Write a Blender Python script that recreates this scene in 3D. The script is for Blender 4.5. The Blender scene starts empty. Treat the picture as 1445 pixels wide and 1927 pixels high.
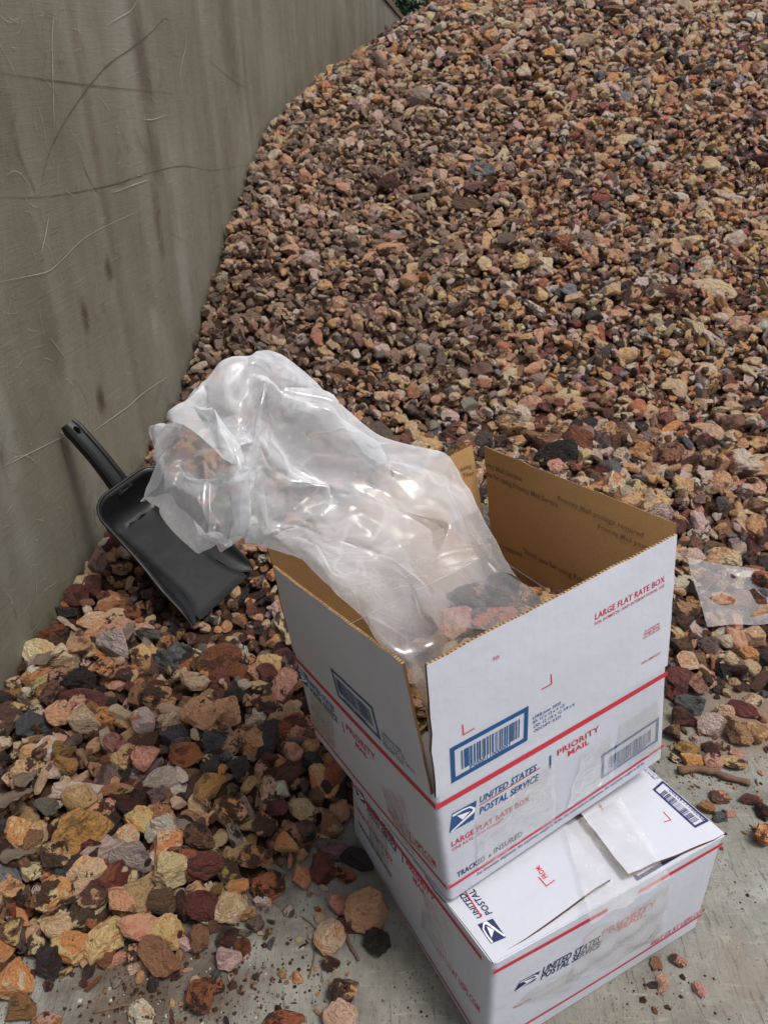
import bpy, bmesh, math, random
import numpy as np
from mathutils import Vector, Matrix, Euler, noise

random.seed(7); rng = np.random.default_rng(7)
SC = bpy.context.scene
COL = SC.collection
PI = math.pi

# ------------------------------------------------------------------ camera
F_PX, CAM_H, PITCH, ROLL = 1566.079, 0.9358, 0.4974, -0.0307
PW, PH = 1445.0, 1927.0
cp, sp = math.cos(PITCH), math.sin(PITCH)
FWD = np.array([0, cp, -sp]); UP0 = np.array([0, sp, cp]); RT0 = np.array([1.0, 0, 0])
RT = math.cos(ROLL) * RT0 + math.sin(ROLL) * UP0
UP = -math.sin(ROLL) * RT0 + math.cos(ROLL) * UP0
CAM = np.array([0, 0, CAM_H])
cd = bpy.data.cameras.new('camera'); cam = bpy.data.objects.new('camera', cd); COL.objects.link(cam)
cam.matrix_world = Matrix(((RT[0], UP[0], -FWD[0], 0), (RT[1], UP[1], -FWD[1], 0), (RT[2], UP[2], -FWD[2], CAM_H), (0, 0, 0, 1)))
cd.sensor_fit = 'VERTICAL'; cd.sensor_height = 24.0; cd.lens = 24.0 * F_PX / PH
cd.clip_start = 0.02; cd.clip_end = 400
cd.dof.use_dof = True; cd.dof.focus_distance = 0.95; cd.dof.aperture_fstop = 14.0
SC.camera = cam

# ------------------------------------------------------------------ light
SUN_EL, SUN_AZ = math.radians(64), math.radians(118)      # azimuth measured from +Y clockwise
world = bpy.data.worlds.new('World'); SC.world = world; world.use_nodes = True
wn = world.node_tree.nodes; wl = world.node_tree.links
bg = wn['Background']; sky = wn.new('ShaderNodeTexSky'); sky.sky_type = 'NISHITA'
sky.sun_disc = False; sky.sun_elevation = SUN_EL; sky.sun_rotation = SUN_AZ
sky.air_density = 1.0; sky.dust_density = 4.0; sky.ozone_density = 1.0
hs = wn.new('ShaderNodeHueSaturation'); hs.inputs['Saturation'].default_value = .42      # overcast: pale sky
wl.new(sky.outputs[0], hs.inputs['Color']); wl.new(hs.outputs[0], bg.inputs[0]); bg.inputs[1].default_value = 0.088
sd = bpy.data.lights.new('sun', 'SUN'); sd.energy = 1.5; sd.angle = math.radians(16); sd.color = (1.0, 0.955, 0.90)
so = bpy.data.objects.new('sun', sd); COL.objects.link(so)
sdir = Vector((math.sin(SUN_AZ) * math.cos(SUN_EL), math.cos(SUN_AZ) * math.cos(SUN_EL), math.sin(SUN_EL)))
so.rotation_euler = sdir.to_track_quat('Z', 'Y').to_euler()
vs = SC.view_settings; vs.view_transform = 'Standard'; vs.look = 'None'; vs.gamma = 1.0; vs.use_curve_mapping = False
vs.exposure = 0.86
SC.render.engine = 'CYCLES'
cy = SC.cycles
cy.use_denoising = True; cy.max_bounces = 10; cy.transparent_max_bounces = 24; cy.diffuse_bounces = 4
cy.caustics_reflective = False; cy.caustics_refractive = False

# ------------------------------------------------------------------ helpers
WA = math.radians(7.0); W0 = np.array([-0.619, 0.993, 0.0]); WD = np.array([math.sin(WA), math.cos(WA), 0]); WN = np.array([WD[1], -WD[0], 0])
def ray(u, v):
    return FWD + (u - PW / 2) / F_PX * RT - (v - PH / 2) / F_PX * UP
def at(u, v, z=0.0):
    d = ray(u, v); return CAM + d * ((z - CAM_H) / d[2])
def px(P):
    q = np.asarray(P, float) - CAM; z = q @ FWD
    return np.stack([PW / 2 + F_PX * (q @ RT) / z, PH / 2 - F_PX * (q @ UP) / z, z], -1)
def tag(o, label=None, cat=None, group=None, kind=None):
    if label: o['label'] = label
    if cat: o['category'] = cat
    if group: o['group'] = group
    if kind: o['kind'] = kind
    return o
def link(name, me, mat=None, parent=None):
    o = bpy.data.objects.new(name, me); COL.objects.link(o)
    if mat is not None:
        for m in (mat if isinstance(mat, (list, tuple)) else [mat]): me.materials.append(m)
    if parent is not None:
        o.parent = parent
        if parent.type == 'EMPTY' and parent.name != 'retaining_wall': o.matrix_parent_inverse = Matrix.Translation(-Vector(parent.location))
    return o
def empty(name, loc=(0, 0, 0)):
    o = bpy.data.objects.new(name, None); o.location = loc; o.empty_display_size = .05; COL.objects.link(o); return o
def mesh(name, V, F, smooth=False, mi=None):
    me = bpy.data.meshes.new(name); me.from_pydata([tuple(map(float, v)) for v in V], [], F); me.update()
    if smooth: me.polygons.foreach_set('use_smooth', [True] * len(me.polygons))
    if mi is not None: me.polygons.foreach_set('material_index', mi)
    return me
def lin(r, g, b, k=1.0):
    f = lambda c: ((c / 255) / 12.92 if c / 255 <= .04045 else ((c / 255 + .055) / 1.055) ** 2.4) * k
    return (f(r), f(g), f(b), 1.0)

class NT:
    """tiny shader-node helper"""
    def __init__(s, name):
        s.m = bpy.data.materials.new(name); s.m.use_nodes = True; s.t = s.m.node_tree
        s.n = s.t.nodes; s.b = s.n['Principled BSDF']; s.out = s.n['Material Output']
    def new(s, typ, **kw):
        n = s.n.new('ShaderNode' + typ)
        for k, v in kw.items():
            if hasattr(n, k): setattr(n, k, v)
        return n
    def put(s, inp, val):
        if val is None: return
        if hasattr(val, 'is_output'): s.t.links.new(val, inp)
        else: inp.default_value = val
    def noise(s, vec, scale, detail=4, rough=.55, w=None, dist=0):
        n = s.new('TexNoise'); n.noise_dimensions = '4D' if w is not None else '3D'
        s.put(n.inputs['Vector'], vec); s.put(n.inputs['Scale'], scale); s.put(n.inputs['Detail'], detail); s.put(n.inputs['Roughness'], rough)
        s.put(n.inputs['Distortion'], dist)
        if w is not None: s.put(n.inputs['W'], w)
        return n.outputs['Fac']
    def vor(s, vec, scale, feature='F1', out='Distance', rnd=1.0):
        n = s.new('TexVoronoi'); n.feature = feature; s.put(n.inputs['Vector'], vec); s.put(n.inputs['Scale'], scale)
        s.put(n.inputs['Randomness'], rnd); return n.outputs[out]
    def map(s, vec, scale=(1, 1, 1), rot=(0, 0, 0), loc=(0, 0, 0)):
        n = s.new('Mapping'); s.put(n.inputs['Vector'], vec); s.put(n.inputs['Scale'], scale); s.put(n.inputs['Rotation'], rot); s.put(n.inputs['Location'], loc); return n.outputs[0]
    def ramp(s, fac, stops, interp='LINEAR'):
        n = s.new('ValToRGB'); s.put(n.inputs[0], fac); e = n.color_ramp.elements; n.color_ramp.interpolation = interp
        while len(e) < len(stops): e.new(.5)
        for i, (p, c) in enumerate(stops): e[i].position = p; e[i].color = c if len(c) == 4 else (*c, 1)
        return n.outputs[0]
    def step(s, fac, a, b):
        n = s.new('MapRange'); n.interpolation_type = 'SMOOTHSTEP'; s.put(n.inputs[0], fac); s.put(n.inputs[1], a); s.put(n.inputs[2], b); return n.outputs[0]
    def mix(s, fac, a, b, mode='MIX'):
        n = s.new('Mix'); n.data_type = 'RGBA'; n.blend_type = mode
        s.put(n.inputs['Factor'], fac); s.put(n.inputs[6], a); s.put(n.inputs[7], b); return n.outputs[2]
    def math(s, op, a, b=None, c=None):
        n = s.new('Math'); n.operation = op; s.put(n.inputs[0], a); s.put(n.inputs[1], b)
        if c is not None: s.put(n.inputs[2], c)
        return n.outputs[0]
    def bump(s, h, strength=.3, dist=.01, normal=None):
        n = s.new('Bump'); s.put(n.inputs['Height'], h); s.put(n.inputs['Strength'], strength); s.put(n.inputs['Distance'], dist); s.put(n.inputs['Normal'], normal); return n.outputs[0]
    def coord(s, kind='Object'):
        return s.new('TexCoord').outputs[kind]
    def attr(s, name, typ='GEOMETRY', out='Color'):
        n = s.new('Attribute'); n.attribute_name = name; n.attribute_type = typ; return n.outputs[out]
    def set(s, **kw):
        names = dict(base='Base Color', rough='Roughness', normal='Normal', spec='Specular IOR Level', metal='Metallic', trans='Transmission Weight', alpha='Alpha', coat='Coat Weight', sub='Subsurface Weight')
        for k, v in kw.items(): s.put(s.b.inputs[names[k]], v)
        return s.m

# ------------------------------------------------------------------ materials
def mat_concrete():
    n = NT('concrete'); c = n.coord()
    big = n.noise(c, 2.2, 5, .6); mid = n.noise(c, 14, 6, .65, dist=.4); fine = n.noise(c, 120, 4, .7)
    col = n.ramp(mid, [(.32, lin(104, 103, 96)), (.5, lin(123, 122, 115)), (.68, lin(141, 140, 134))])
    col = n.mix(n.step(big, .42, .66), col, lin(104, 98, 86), 'MIX')
    col = n.mix(n.math('MULTIPLY', n.step(fine, .54, .70), .6), col, lin(74, 70, 64))
    st = n.noise(n.map(c, (55, 6, 1), (0, 0, .5)), 3, 4, .7, dist=.8)
    col = n.mix(n.math('MULTIPLY', n.step(st, .56, .68), .7), col, lin(82, 78, 70))
    st2 = n.noise(n.map(c, (8, 60, 1), (0, 0, .2), (3, 1, 0)), 3, 4, .7, dist=.6)
    col = n.mix(n.math('MULTIPLY', n.step(st2, .56, .7), .6), col, lin(146, 144, 136))
    pit = n.vor(c, 170); pits = n.math('MULTIPLY', n.math('SUBTRACT', 1, n.step(pit, .1, .22)), n.step(mid, .5, .62))
    col = n.mix(n.math('MULTIPLY', pits, .7), col, lin(70, 64, 56))
    # soil spilled where the rocks were shovelled
    d = n.noise(c, 7, 6, .7, dist=.5)
    sep = n.new('SeparateXYZ'); n.put(sep.inputs[0], c)
    def blob(x, y, r, r2):
        dx = n.math('SUBTRACT', sep.outputs[0], x); dy = n.math('SUBTRACT', sep.outputs[1], y)
        q = n.math('SQRT', n.math('ADD', n.math('MULTIPLY', dx, dx), n.math('MULTIPLY', dy, dy)))
        return n.math('SUBTRACT', 1, n.step(n.math('ADD', q, n.math('MULTIPLY', n.math('SUBTRACT', d, .5), .35)), r, r2))
    dirt = n.math('MAXIMUM', blob(-.29, .60, .02, .14), blob(-.18, .74, .0, .1))
    soil = n.mix(fine, lin(44, 35, 28), lin(88, 72, 57))
    col = n.mix(n.math('MULTIPLY', dirt, .85), col, soil)
    rd = n.math('MAXIMUM', blob(.56, 1.0, .02, .16), n.math('MULTIPLY', blob(.40, .60, .0, .07), .4))
    col = n.mix(n.math('MULTIPLY', rd, .62), col, n.mix(fine, lin(104, 80, 62), lin(140, 114, 92)))
    h = n.math('ADD', n.math('MULTIPLY', mid, .6), n.math('ADD', n.math('MULTIPLY', fine, .35), n.math('MULTIPLY', pits, -.8)))
    h = n.math('ADD', h, n.math('MULTIPLY', st, .5))
    return n.set(base=col, rough=.82, normal=n.bump(h, .8, .005), spec=.3)
def mat_wall():
    n = NT('weathered_wall'); c = n.coord()     # x = along wall, y = thickness, z = up
    big = n.noise(n.map(c, (1, 1, .5)), 3.6, 6, .66)
    base = n.ramp(big, [(.3, lin(92, 87, 73)), (.5, lin(107, 103, 89)), (.7, lin(121, 118, 105))])
    # pale and dark vertical drips
    dv = n.noise(n.map(c, (7.5, 1, .12)), 1.6, 3, .5, dist=.15)
    base = n.mix(n.math('MULTIPLY', n.step(dv, .46, .72), .30), base, lin(134, 132, 121))
    dv2 = n.noise(n.map(c, (9, 1, .18), (0, 0, 0), (4.3, 0, .4)), 1.7, 4, .6, dist=.2)
    base = n.mix(n.math('MULTIPLY', n.step(dv2, .5, .74), .36), base, lin(88, 74, 55))
    # scoured grey toward the bottom
    sep = n.new('SeparateXYZ'); n.put(sep.inputs[0], c)
    low = n.math('SUBTRACT', 1, n.step(n.math('ADD', sep.outputs[2], n.math('MULTIPLY', big, .35)), .15, .95))
    base = n.mix(n.math('MULTIPLY', low, .45), base, lin(96, 95, 86))
    sm = n.noise(n.map(c, (3, 1, 2.2)), 3.2, 5, .65, dist=1.0)
    base = n.mix(n.math('MULTIPLY', n.step(sm, .58, .76), .55), base, lin(56, 45, 32))
    grain = n.noise(n.map(c, (60, 1, 9)), 4, 5, .7, dist=.5)
    base = n.mix(n.math('MULTIPLY', n.step(grain, .5, .7), .22), base, lin(70, 62, 48))
    base = n.mix(n.math('MULTIPLY', n.math('SUBTRACT', 1, n.step(grain, .32, .46)), .14), base, lin(124, 119, 105))
    # scouring strokes, diagonal and horizontal
    sc1 = n.noise(n.map(c, (5, 1, 85), (0, .42, 0)), 2, 4, .75, dist=.35)
    base = n.mix(n.math('MULTIPLY', n.math('MULTIPLY', n.step(sc1, .56, .67), n.step(n.noise(c, 5, 3), .42, .6)), .5), base, lin(132, 129, 118))
    sc2 = n.noise(n.map(c, (6, 1, 95), (0, -.05, 0)), 2, 4, .75, dist=.5)
    base = n.mix(n.math('MULTIPLY', n.math('MULTIPLY', n.step(sc2, .58, .68), n.step(n.noise(c, 4, 3, loc if False else .5), .45, .6)), .5), base, lin(62, 55, 44))
    fine = n.noise(c, 240, 3, .7)
    base = n.mix(n.math('MULTIPLY', n.step(fine, .6, .72), .35), base, lin(64, 56, 44))
    wob = n.noise(c, 9, 5, .7)
    def spot(u, v, rx, rz, colr, k):
        nonlocal base
        d = ray(u, v); t = ((W0 - CAM) @ WN) / (d @ WN); X = CAM + t * d; s0 = (X - W0) @ WD
        dx = n.math('DIVIDE', n.math('SUBTRACT', sep.outputs[0], float(s0)), rx); dz = n.math('DIVIDE', n.math('SUBTRACT', sep.outputs[2], float(X[2])), rz)
        q = n.math('ADD', n.math('SQRT', n.math('ADD', n.math('MULTIPLY', dx, dx), n.math('MULTIPLY', dz, dz))), n.math('MULTIPLY', n.math('SUBTRACT', wob, .5), 2.2))
        base = n.mix(n.math('MULTIPLY', n.math('SUBTRACT', 1, n.step(q, .1, 1.3)), k), base, colr)
    for a_ in ((205, 505, .022, .03, .85), (300, 430, .03, .10, .6), (190, 750, .02, .04, .85), (160, 590, .02, .04, .8), (270, 120, .05, .16, .6), (290, 300, .04, .10, .5), (100, 640, .05, .08, .4), (430, 60, .10, .2, .3)):
        spot(*a_[:4], lin(62, 48, 32), a_[4])
    for a_ in ((292, 610, .03, .05, .6), (345, 520, .05, .14, .5), (235, 60, .04, .25, .4), (330, 330, .05, .2, .4), (10, 800, .03, .10, .45), (40, 1000, .04, .12, .35)):
        spot(*a_[:4], lin(134, 133, 124), a_[4])
    moss = n.math('MULTIPLY', n.math('SUBTRACT', 1, n.step(sep.outputs[2], .02, .16)), n.step(big, .35, .6))
    base = n.mix(n.math('MULTIPLY', moss, .6), base, lin(84, 82, 46))
    h = n.math('ADD', n.math('MULTIPLY', sc1, .5), n.math('ADD', n.math('MULTIPLY', grain, .4), n.math('MULTIPLY', sc2, .4)))
    return n.set(base=base, rough=n.ramp(sm, [(.3, (.42,) * 3), (.7, (.68,) * 3)]), normal=n.bump(h, .28, .004), spec=.4)
def mat_rock(name, typ):
    n = NT(name); c = n.coord()
    A = n.attr('tint_a', typ); B = n.attr('tint_b', typ); seed = n.attr('seed', typ, 'Fac')
    cr = n.math('FRACT', n.math('MULTIPLY', seed, 7.31))              # how crusted this stone is
    near = typ == 'OBJECT'
    band = n.noise(n.map(c, (1.0, 1.0, 1.8)), 1.0, 5, .62, w=seed, dist=.1)
    col = n.mix(n.math('MULTIPLY', n.step(band, .53, .58), .9 if near else .55), A, B)
    grain = n.noise(n.map(c, (1.2, 2.0, 8.0)), 1.8, 5, .7, w=n.math('ADD', seed, 3.3))
    col = n.mix(n.math('MULTIPLY', n.step(grain, .50, .66), .46 if near else .3), col, n.mix(.8, col, (.05, .025, .015, 1)))
    crn = n.noise(c, 1.1, 5, .7, w=n.math('ADD', seed, 31.0), dist=.2)
    th = n.math('SUBTRACT', .74, n.math('MULTIPLY', n.math('POWER', cr, 1.3), .29))
    crust = n.step(crn, th, n.math('ADD', th, .03))
    col = n.mix(n.math('MULTIPLY', crust, .92), col, n.mix(n.noise(c, 6, 3, .6, w=seed), (.012, .008, .007, 1), (.07, .036, .026, 1)))
    gr = n.noise(c, 12, 4, .8, w=seed)
    col = n.mix(n.math('MULTIPLY', n.step(gr, .52, .70), .34), col, (.045, .026, .018, 1))
    rs = n.noise(c, 1.6, 3, .6, w=n.math('ADD', seed, 20))
    h = n.math('ADD', n.noise(c, 3.0, 6, .66, w=seed), n.math('ADD', n.math('MULTIPLY', grain, .55), n.math('MULTIPLY', crust, .12)))
    return n.set(base=col, rough=n.ramp(rs, [(.35, (.26,) * 3), (.62, (.62,) * 3)]), normal=n.bump(h, .8, .16), spec=.4)
def simple(name, col, rough=.6, spec=.5, bumpk=None):
    n = NT(name); c = n.coord()
    v = n.noise(c, 30, 4, .6)
    cc = n.mix(n.math('MULTIPLY', v, .35), col, tuple(x * .72 for x in col[:3]) + (1,))
    nm = n.bump(n.noise(c, bumpk[0], 4, .6), bumpk[1], bumpk[2]) if bumpk else None
    return n.set(base=cc, rough=rough, spec=spec, normal=nm)
def mat_board():
    n = NT('white_box_board'); c = n.coord()
    v = n.noise(c, 9, 4, .6); col = n.mix(v, lin(176, 179, 190), lin(188, 191, 200))
    sm = n.noise(n.map(c, (1, 1, 1), (0, 0, 0), (2, 5, 1)), 14, 5, .7)
    col = n.mix(n.math('MULTIPLY', n.step(sm, .64, .78), .45), col, lin(178, 170, 158))
    w = n.new('TexWave'); w.wave_type = 'BANDS'; w.bands_direction = 'X'; n.put(w.inputs['Vector'], n.attr('bd', 'GEOMETRY', 'Vector')); w.inputs['Scale'].default_value = 22
    w.inputs['Distortion'].default_value = .4
    h = n.math('ADD', n.math('MULTIPLY', w.outputs['Fac'], .035), n.math('ADD', n.math('MULTIPLY', n.noise(c, 22, 3, .6), 1.2), n.math('MULTIPLY', n.noise(c, 300, 2), .05)))
    return n.set(base=col, rough=.5, spec=.35, normal=n.bump(h, .35, .004))
def mat_kraft():
    n = NT('kraft_board'); c = n.coord()
    f = n.noise(c, 260, 3, .7); m = n.noise(c, 12, 4, .6)
    col = n.mix(m, lin(150, 114, 72), lin(166, 129, 86)); col = n.mix(n.math('MULTIPLY', n.step(f, .52, .7), .3), col, lin(128, 92, 54))
    return n.set(base=col, rough=.8, spec=.2, normal=n.bump(n.math('ADD', f, m), .15, .002))
def mat_edge():
    n = NT('corrugated_edge'); v = n.attr('bd', 'GEOMETRY', 'Vector')
    w = n.new('TexWave'); w.wave_type = 'BANDS'; w.bands_direction = 'X'; n.put(w.inputs['Vector'], v); w.inputs['Scale'].default_value = 70; w.inputs['Distortion'].default_value = 2.5
    w.inputs['Detail'].default_value = 2; w.inputs['Detail Scale'].default_value = 3
    col = n.mix(n.step(w.outputs['Fac'], .35, .65), lin(92, 66, 42), lin(168, 136, 98))
    return n.set(base=col, rough=.85, spec=.15)
def mat_film(name, tint, op, bscale=9, bstr=.5, rough=.12, gl=1.0, milk=1.0, back=.45):
    """thin clear film: see-through, a little milky, glossy creases"""
    n = NT(name); c = n.coord(); n.n.remove(n.b)
    w1 = n.noise(c, bscale, 3, .5, dist=1.6); r1 = n.math('ABSOLUTE', n.math('SUBTRACT', w1, .5))
    w2 = n.noise(n.map(c, (1, 1, 1), (.4, .9, .3)), bscale * 2.6, 2, .5, dist=2.2); r2 = n.math('ABSOLUTE', n.math('SUBTRACT', w2, .5))
    h = n.math('ADD', n.math('MULTIPLY', r1, 1.6), n.math('MULTIPLY', r2, .5))
    nm = n.bump(h, bstr, .02)
    if name == 'clear_bag_film':
        sv = n.map(c, (.22, 1.0, 1.0), (0, math.radians(140), 0))
        f1 = n.noise(sv, 9, 3, .55, dist=.5); f2 = n.noise(n.map(c, (.35, 1, 1), (.5, 1.3, .4)), 13, 2, .5, dist=.8)
        ln = lambda f: n.math('SUBTRACT', 1, n.step(n.math('ABSOLUTE', n.math('SUBTRACT', f, .5)), 0, .035))
        nm = n.bump(n.math('ADD', ln(f1), n.math('MULTIPLY', ln(f2), .7)), .22, .003, nm)
    gg = n.new('BsdfGlossy'); n.put(gg.inputs['Color'], (1, 1, 1, 1)); n.put(gg.inputs['Roughness'], rough); n.put(gg.inputs['Normal'], nm)
    df = n.new('BsdfDiffuse'); n.put(df.inputs['Color'], tint); n.put(df.inputs['Normal'], nm)
    tl = n.new('BsdfTranslucent'); n.put(tl.inputs['Color'], tint); n.put(tl.inputs['Normal'], nm)
    tr = n.new('BsdfTransparent'); n.put(tr.inputs['Color'], (.985, .985, .985, 1))
    mk = n.new('MixShader'); mk.inputs[0].default_value = back; n.put(mk.inputs[1], df.outputs[0]); n.put(mk.inputs[2], tl.outputs[0])
    fr = n.new('LayerWeight'); fr.inputs['Blend'].default_value = .5; n.put(fr.inputs['Normal'], nm)
    fac = n.math('ADD', op, n.math('MULTIPLY', n.math('POWER', fr.outputs['Facing'], 2.5), .55 * milk))
    fac = n.math('ADD', fac, n.math('MULTIPLY', n.math('SUBTRACT', 1, n.step(r1, .0, .05)), .10 * milk))
    if name == 'clear_bag_film': fac = n.math('MULTIPLY', fac, n.attr('milk', 'GEOMETRY', 'Fac'))
    fac = n.math('MULTIPLY', fac, n.math('ADD', .7, n.math('MULTIPLY', n.noise(c, 6, 3), .6)))
    a = n.new('MixShader'); n.put(a.inputs[0], n.math('MINIMUM', fac, .92)); n.put(a.inputs[1], tr.outputs[0]); n.put(a.inputs[2], mk.outputs[0])
    fres = n.math('ADD', .05, n.math('MULTIPLY', n.math('POWER', fr.outputs['Facing'], 4.0), .7))
    b = n.new('MixShader'); n.put(b.inputs[0], n.math('MINIMUM', n.math('MULTIPLY', fres, gl), 1.0)); n.put(b.inputs[1], a.outputs[0]); n.put(b.inputs[2], gg.outputs[0])
    n.t.links.new(b.outputs[0], n.out.inputs[0]); return n.m
def mat_black():
    n = NT('black_plastic'); c = n.coord()
    s = n.noise(c, 40, 5, .7); d = n.noise(c, 400, 2)
    scr = n.noise(n.map(c, (14, 90, 20), (.2, .1, .6)), 2, 3, .8)
    col = n.mix(n.step(s, .5, .75), lin(8, 9, 10), lin(16, 17, 18))
    col = n.mix(n.math('MULTIPLY', n.step(scr, .62, .72), .35), col, lin(62, 63, 64))
    return n.set(base=col, rough=n.ramp(s, [(.3, (.36,) * 3), (.7, (.5,) * 3)]), spec=.45, normal=n.bump(d, .12, .001))
M = dict(concrete=mat_concrete(), wall=mat_wall(), board=mat_board(), kraft=mat_kraft(), edge=mat_edge(), black=mat_black(),
         red=simple('red_ink', lin(186, 38, 58), .5), pink=simple('tape_faded_red_ink', lin(206, 120, 122), .5), blue=simple('blue_ink', lin(14, 72, 122), .5),
         navy=simple('navy_ink', lin(26, 34, 84), .5), grey_ink=simple('kraft_ink', lin(104, 80, 58), .8), white=simple('white_print', lin(222, 224, 230), .5),
         film=mat_film('clear_bag_film', lin(236, 238, 242), .34, 7, .012, .21, 1.0, 1.2, .4), tape=mat_film('clear_tape_film', lin(240, 238, 234), .09, 22, .16, .15, 1.3, .25, .0),
         flat_film=mat_film('flat_bag_film', lin(236, 236, 238), .16, 10, .06, .2, .8, .5, .1),
         rock_i=mat_rock('petrified_rock_heap', 'INSTANCER'), rock_o=mat_rock('petrified_rock', 'OBJECT'),
         scratch_l=simple('pale_scratch', lin(160, 155, 142), .7), scratch_d=simple('dark_crease', lin(76, 66, 50), .7),
         wood=simple('dry_wood', lin(104, 82, 66), .85, .2, (60, .8, .004)), leaf=simple('dry_leaf', lin(92, 80, 70), .8, .2, (30, .5, .01)),
         soil=simple('dark_soil', lin(60, 44, 34), .95, .1, (60, 1, .01)), green=simple('green_leaf', lin(46, 74, 30), .5), bark=simple('dark_bark', lin(60, 48, 38), .9, .2, (20, 1, .02)))

# ------------------------------------------------------------------ ground and wall
g = 60.0
gm = mesh('ground', [(-g, -g, 0), (g, -g, 0), (g, g, 0), (-g, g, 0)], [(0, 1, 2, 3)])
tag(link('ground', gm, M['concrete']), 'worn grey concrete slab with dirt and trowel scratches', kind='structure')

WA = math.radians(7.0); W0 = np.array([-0.619, 0.993, 0.0]); WD = np.array([math.sin(WA), math.cos(WA), 0]); WN = np.array([WD[1], -WD[0], 0])
wall = empty('retaining_wall', tuple(W0)); wall.rotation_euler = (0, 0, PI / 2 - WA)   # local x = along the wall, local -y = out of the face
tag(wall, 'weathered grey-brown panel wall holding back the rock heap, scratched and stained', 'wall', kind='structure')
def wall_z(s): return 1.64 - .055 * s
S0, S1 = -1.4, 12.0
wv, wf = [], []
for s in (S0, S1):
    wv += [(s, 0, -.02), (s, .045, -.02), (s, .045, wall_z(s)), (s, 0, wall_z(s))]
wf = [(0, 3, 7, 4), (1, 5, 6, 2), (3, 2, 6, 7), (0, 1, 2, 3), (4, 7, 6, 5), (0, 4, 5, 1)]
wf = [tuple(f) for f in wf]
wp = link('wall_panel', mesh('wall_panel', wv, wf), M['wall'], wall)
rv, rf = [], []
for s in (S0, S1):
    z = wall_z(s) + .002; rv += [(s, -.012, z), (s, .06, z), (s, .06, z + .035), (s, -.012, z + .035)]
link('top_rail', mesh('top_rail', rv, wf), M['wood'], wall)
def wall_uv(u, v):      # photo point -> local (s, z) on the wall face
    d = ray(u, v); n = WN; t = ((W0 - CAM) @ n) / (d @ n); X = CAM + t * d
    return np.array([(X - W0) @ WD, X[2]])
def ribbon(pts, w, y=-.0012, taper=True):
    """flat wear mark through the (s,z) points on the wall face"""
    P = []
    pts = np.array(pts, float)
    for i in range(len(pts) - 1):           # smooth by Catmull-Rom
        p0 = pts[max(i - 1, 0)]; p1 = pts[i]; p2 = pts[i + 1]; p3 = pts[min(i + 2, len(pts) - 1)]
        for t in np.linspace(0, 1, 7)[:-1]:
            P.append(.5 * ((2 * p1) + (-p0 + p2) * t + (2 * p0 - 5 * p1 + 4 * p2 - p3) * t * t + (-p0 + 3 * p1 - 3 * p2 + p3) * t ** 3))
    P.append(pts[-1]); P = np.array(P); V = []; Fc = []
    T = np.gradient(P, axis=0); T /= np.linalg.norm(T, axis=1)[:, None] + 1e-9
    for i, (p, t) in enumerate(zip(P, T)):
        k = i / (len(P) - 1); ww = w * (math.sin(PI * (.08 + .84 * k)) if taper else 1) * random.uniform(.6, 1.2) / 2
        nrm = np.array([-t[1], t[0]]); a = p + nrm * ww; b = p - nrm * ww
        V += [(a[0], y, a[1]), (b[0], y, b[1])]
        if i: q = 2 * i; Fc.append((q - 2, q - 1, q + 1, q))
    return V, Fc
def wall_marks(name, lines, w, mat, y=-.0012, stuff=False):
    V, Fc = [], []
    for L in lines:
        v, f = ribbon(L[0], L[1] if L[1] else w, y); o = len(V); V += v; Fc += [tuple(i + o for i in q) for q in f]
    o = link(name, mesh(name, V, Fc), mat, wall)
    if stuff: o['kind'] = 'stuff'
    return o
WPX = lambda *p: [wall_uv(a, b) for a, b in p]
wall_marks('dark_crack', [(WPX((0, 370), (70, 371), (140, 362), (220, 345), (280, 325), (345, 312), (400, 320), (474, 308)), .0018)], 0, M['scratch_d'])
wall_marks('dark_crack', [(WPX((75, 368), (88, 300), (118, 235), (165, 165), (205, 120), (245, 92), (285, 60), (310, 34), (322, 50), (326, 80)), .0020)], 0, M['scratch_d'], -.0014)
wall_marks('dark_crack', [(WPX((385, 105), (430, 145), (470, 170)), .0014)], 0, M['scratch_d'], -.0014)
wall_marks('dark_crack', [(WPX((0, 137), (90, 150), (175, 161), (245, 168), (330, 176)), .0018)], 0, M['scratch_d'], -.0013)
wall_marks('dark_crack', [(WPX((148, 280), (160, 320), (175, 350), (191, 370)), .0018)], 0, M['scratch_d'], -.0016)
wall_marks('pale_scratch', [(WPX((101, 20), (97, 70), (98, 130), (101, 240)), .0024), (WPX((258, 0), (245, 20), (225, 32), (200, 47)), .0022), (WPX((348, 50), (349, 85), (341, 120), (337, 150)), .0026),
                            (WPX((213, 362), (250, 348), (280, 338)), .0022), (WPX((92, 400), (85, 440), (76, 480)), .0022), (WPX((0, 530), (50, 520), (90, 510), (115, 490), (170, 440), (280, 388)), .0014),
                            (WPX((175, 812), (205, 790), (240, 765), (275, 735), (330, 700)), .0026), (WPX((0, 880), (60, 850), (130, 815)), .0014), (WPX((270, 225), (290, 224), (316, 215)), .0020)], .002, M['scratch_l'], -.0018)
sl, sk = [], []
for i in range(520):
    u = random.uniform(-20, 520); v = random.uniform(0, 1250)
    if random.random() < .5:  a = random.gauss(1.5, .18)
    else: a = random.choice([random.gauss(.05, .15), random.gauss(-.5, .2)])
    p = wall_uv(u, v)
    if p[0] > 6 or p[0] < -1: continue
    L = random.uniform(.006, .05) * (1 if random.random() < .85 else 2.5); cv = random.gauss(0, .25)
    pts = []
    for k in range(4):
        pts.append(p.copy()); p = p + np.array([math.cos(a), math.sin(a)]) * L / 3; a += cv
    (sl if random.random() < .62 else sk).append((pts, random.uniform(.0003, .0010)))
wall_marks('fine_pale_scratches', sl, .001, M['scratch_l'], -.0022, True)
wall_marks('fine_dark_scratches', sk, .001, M['scratch_d'], -.0025, True)

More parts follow.
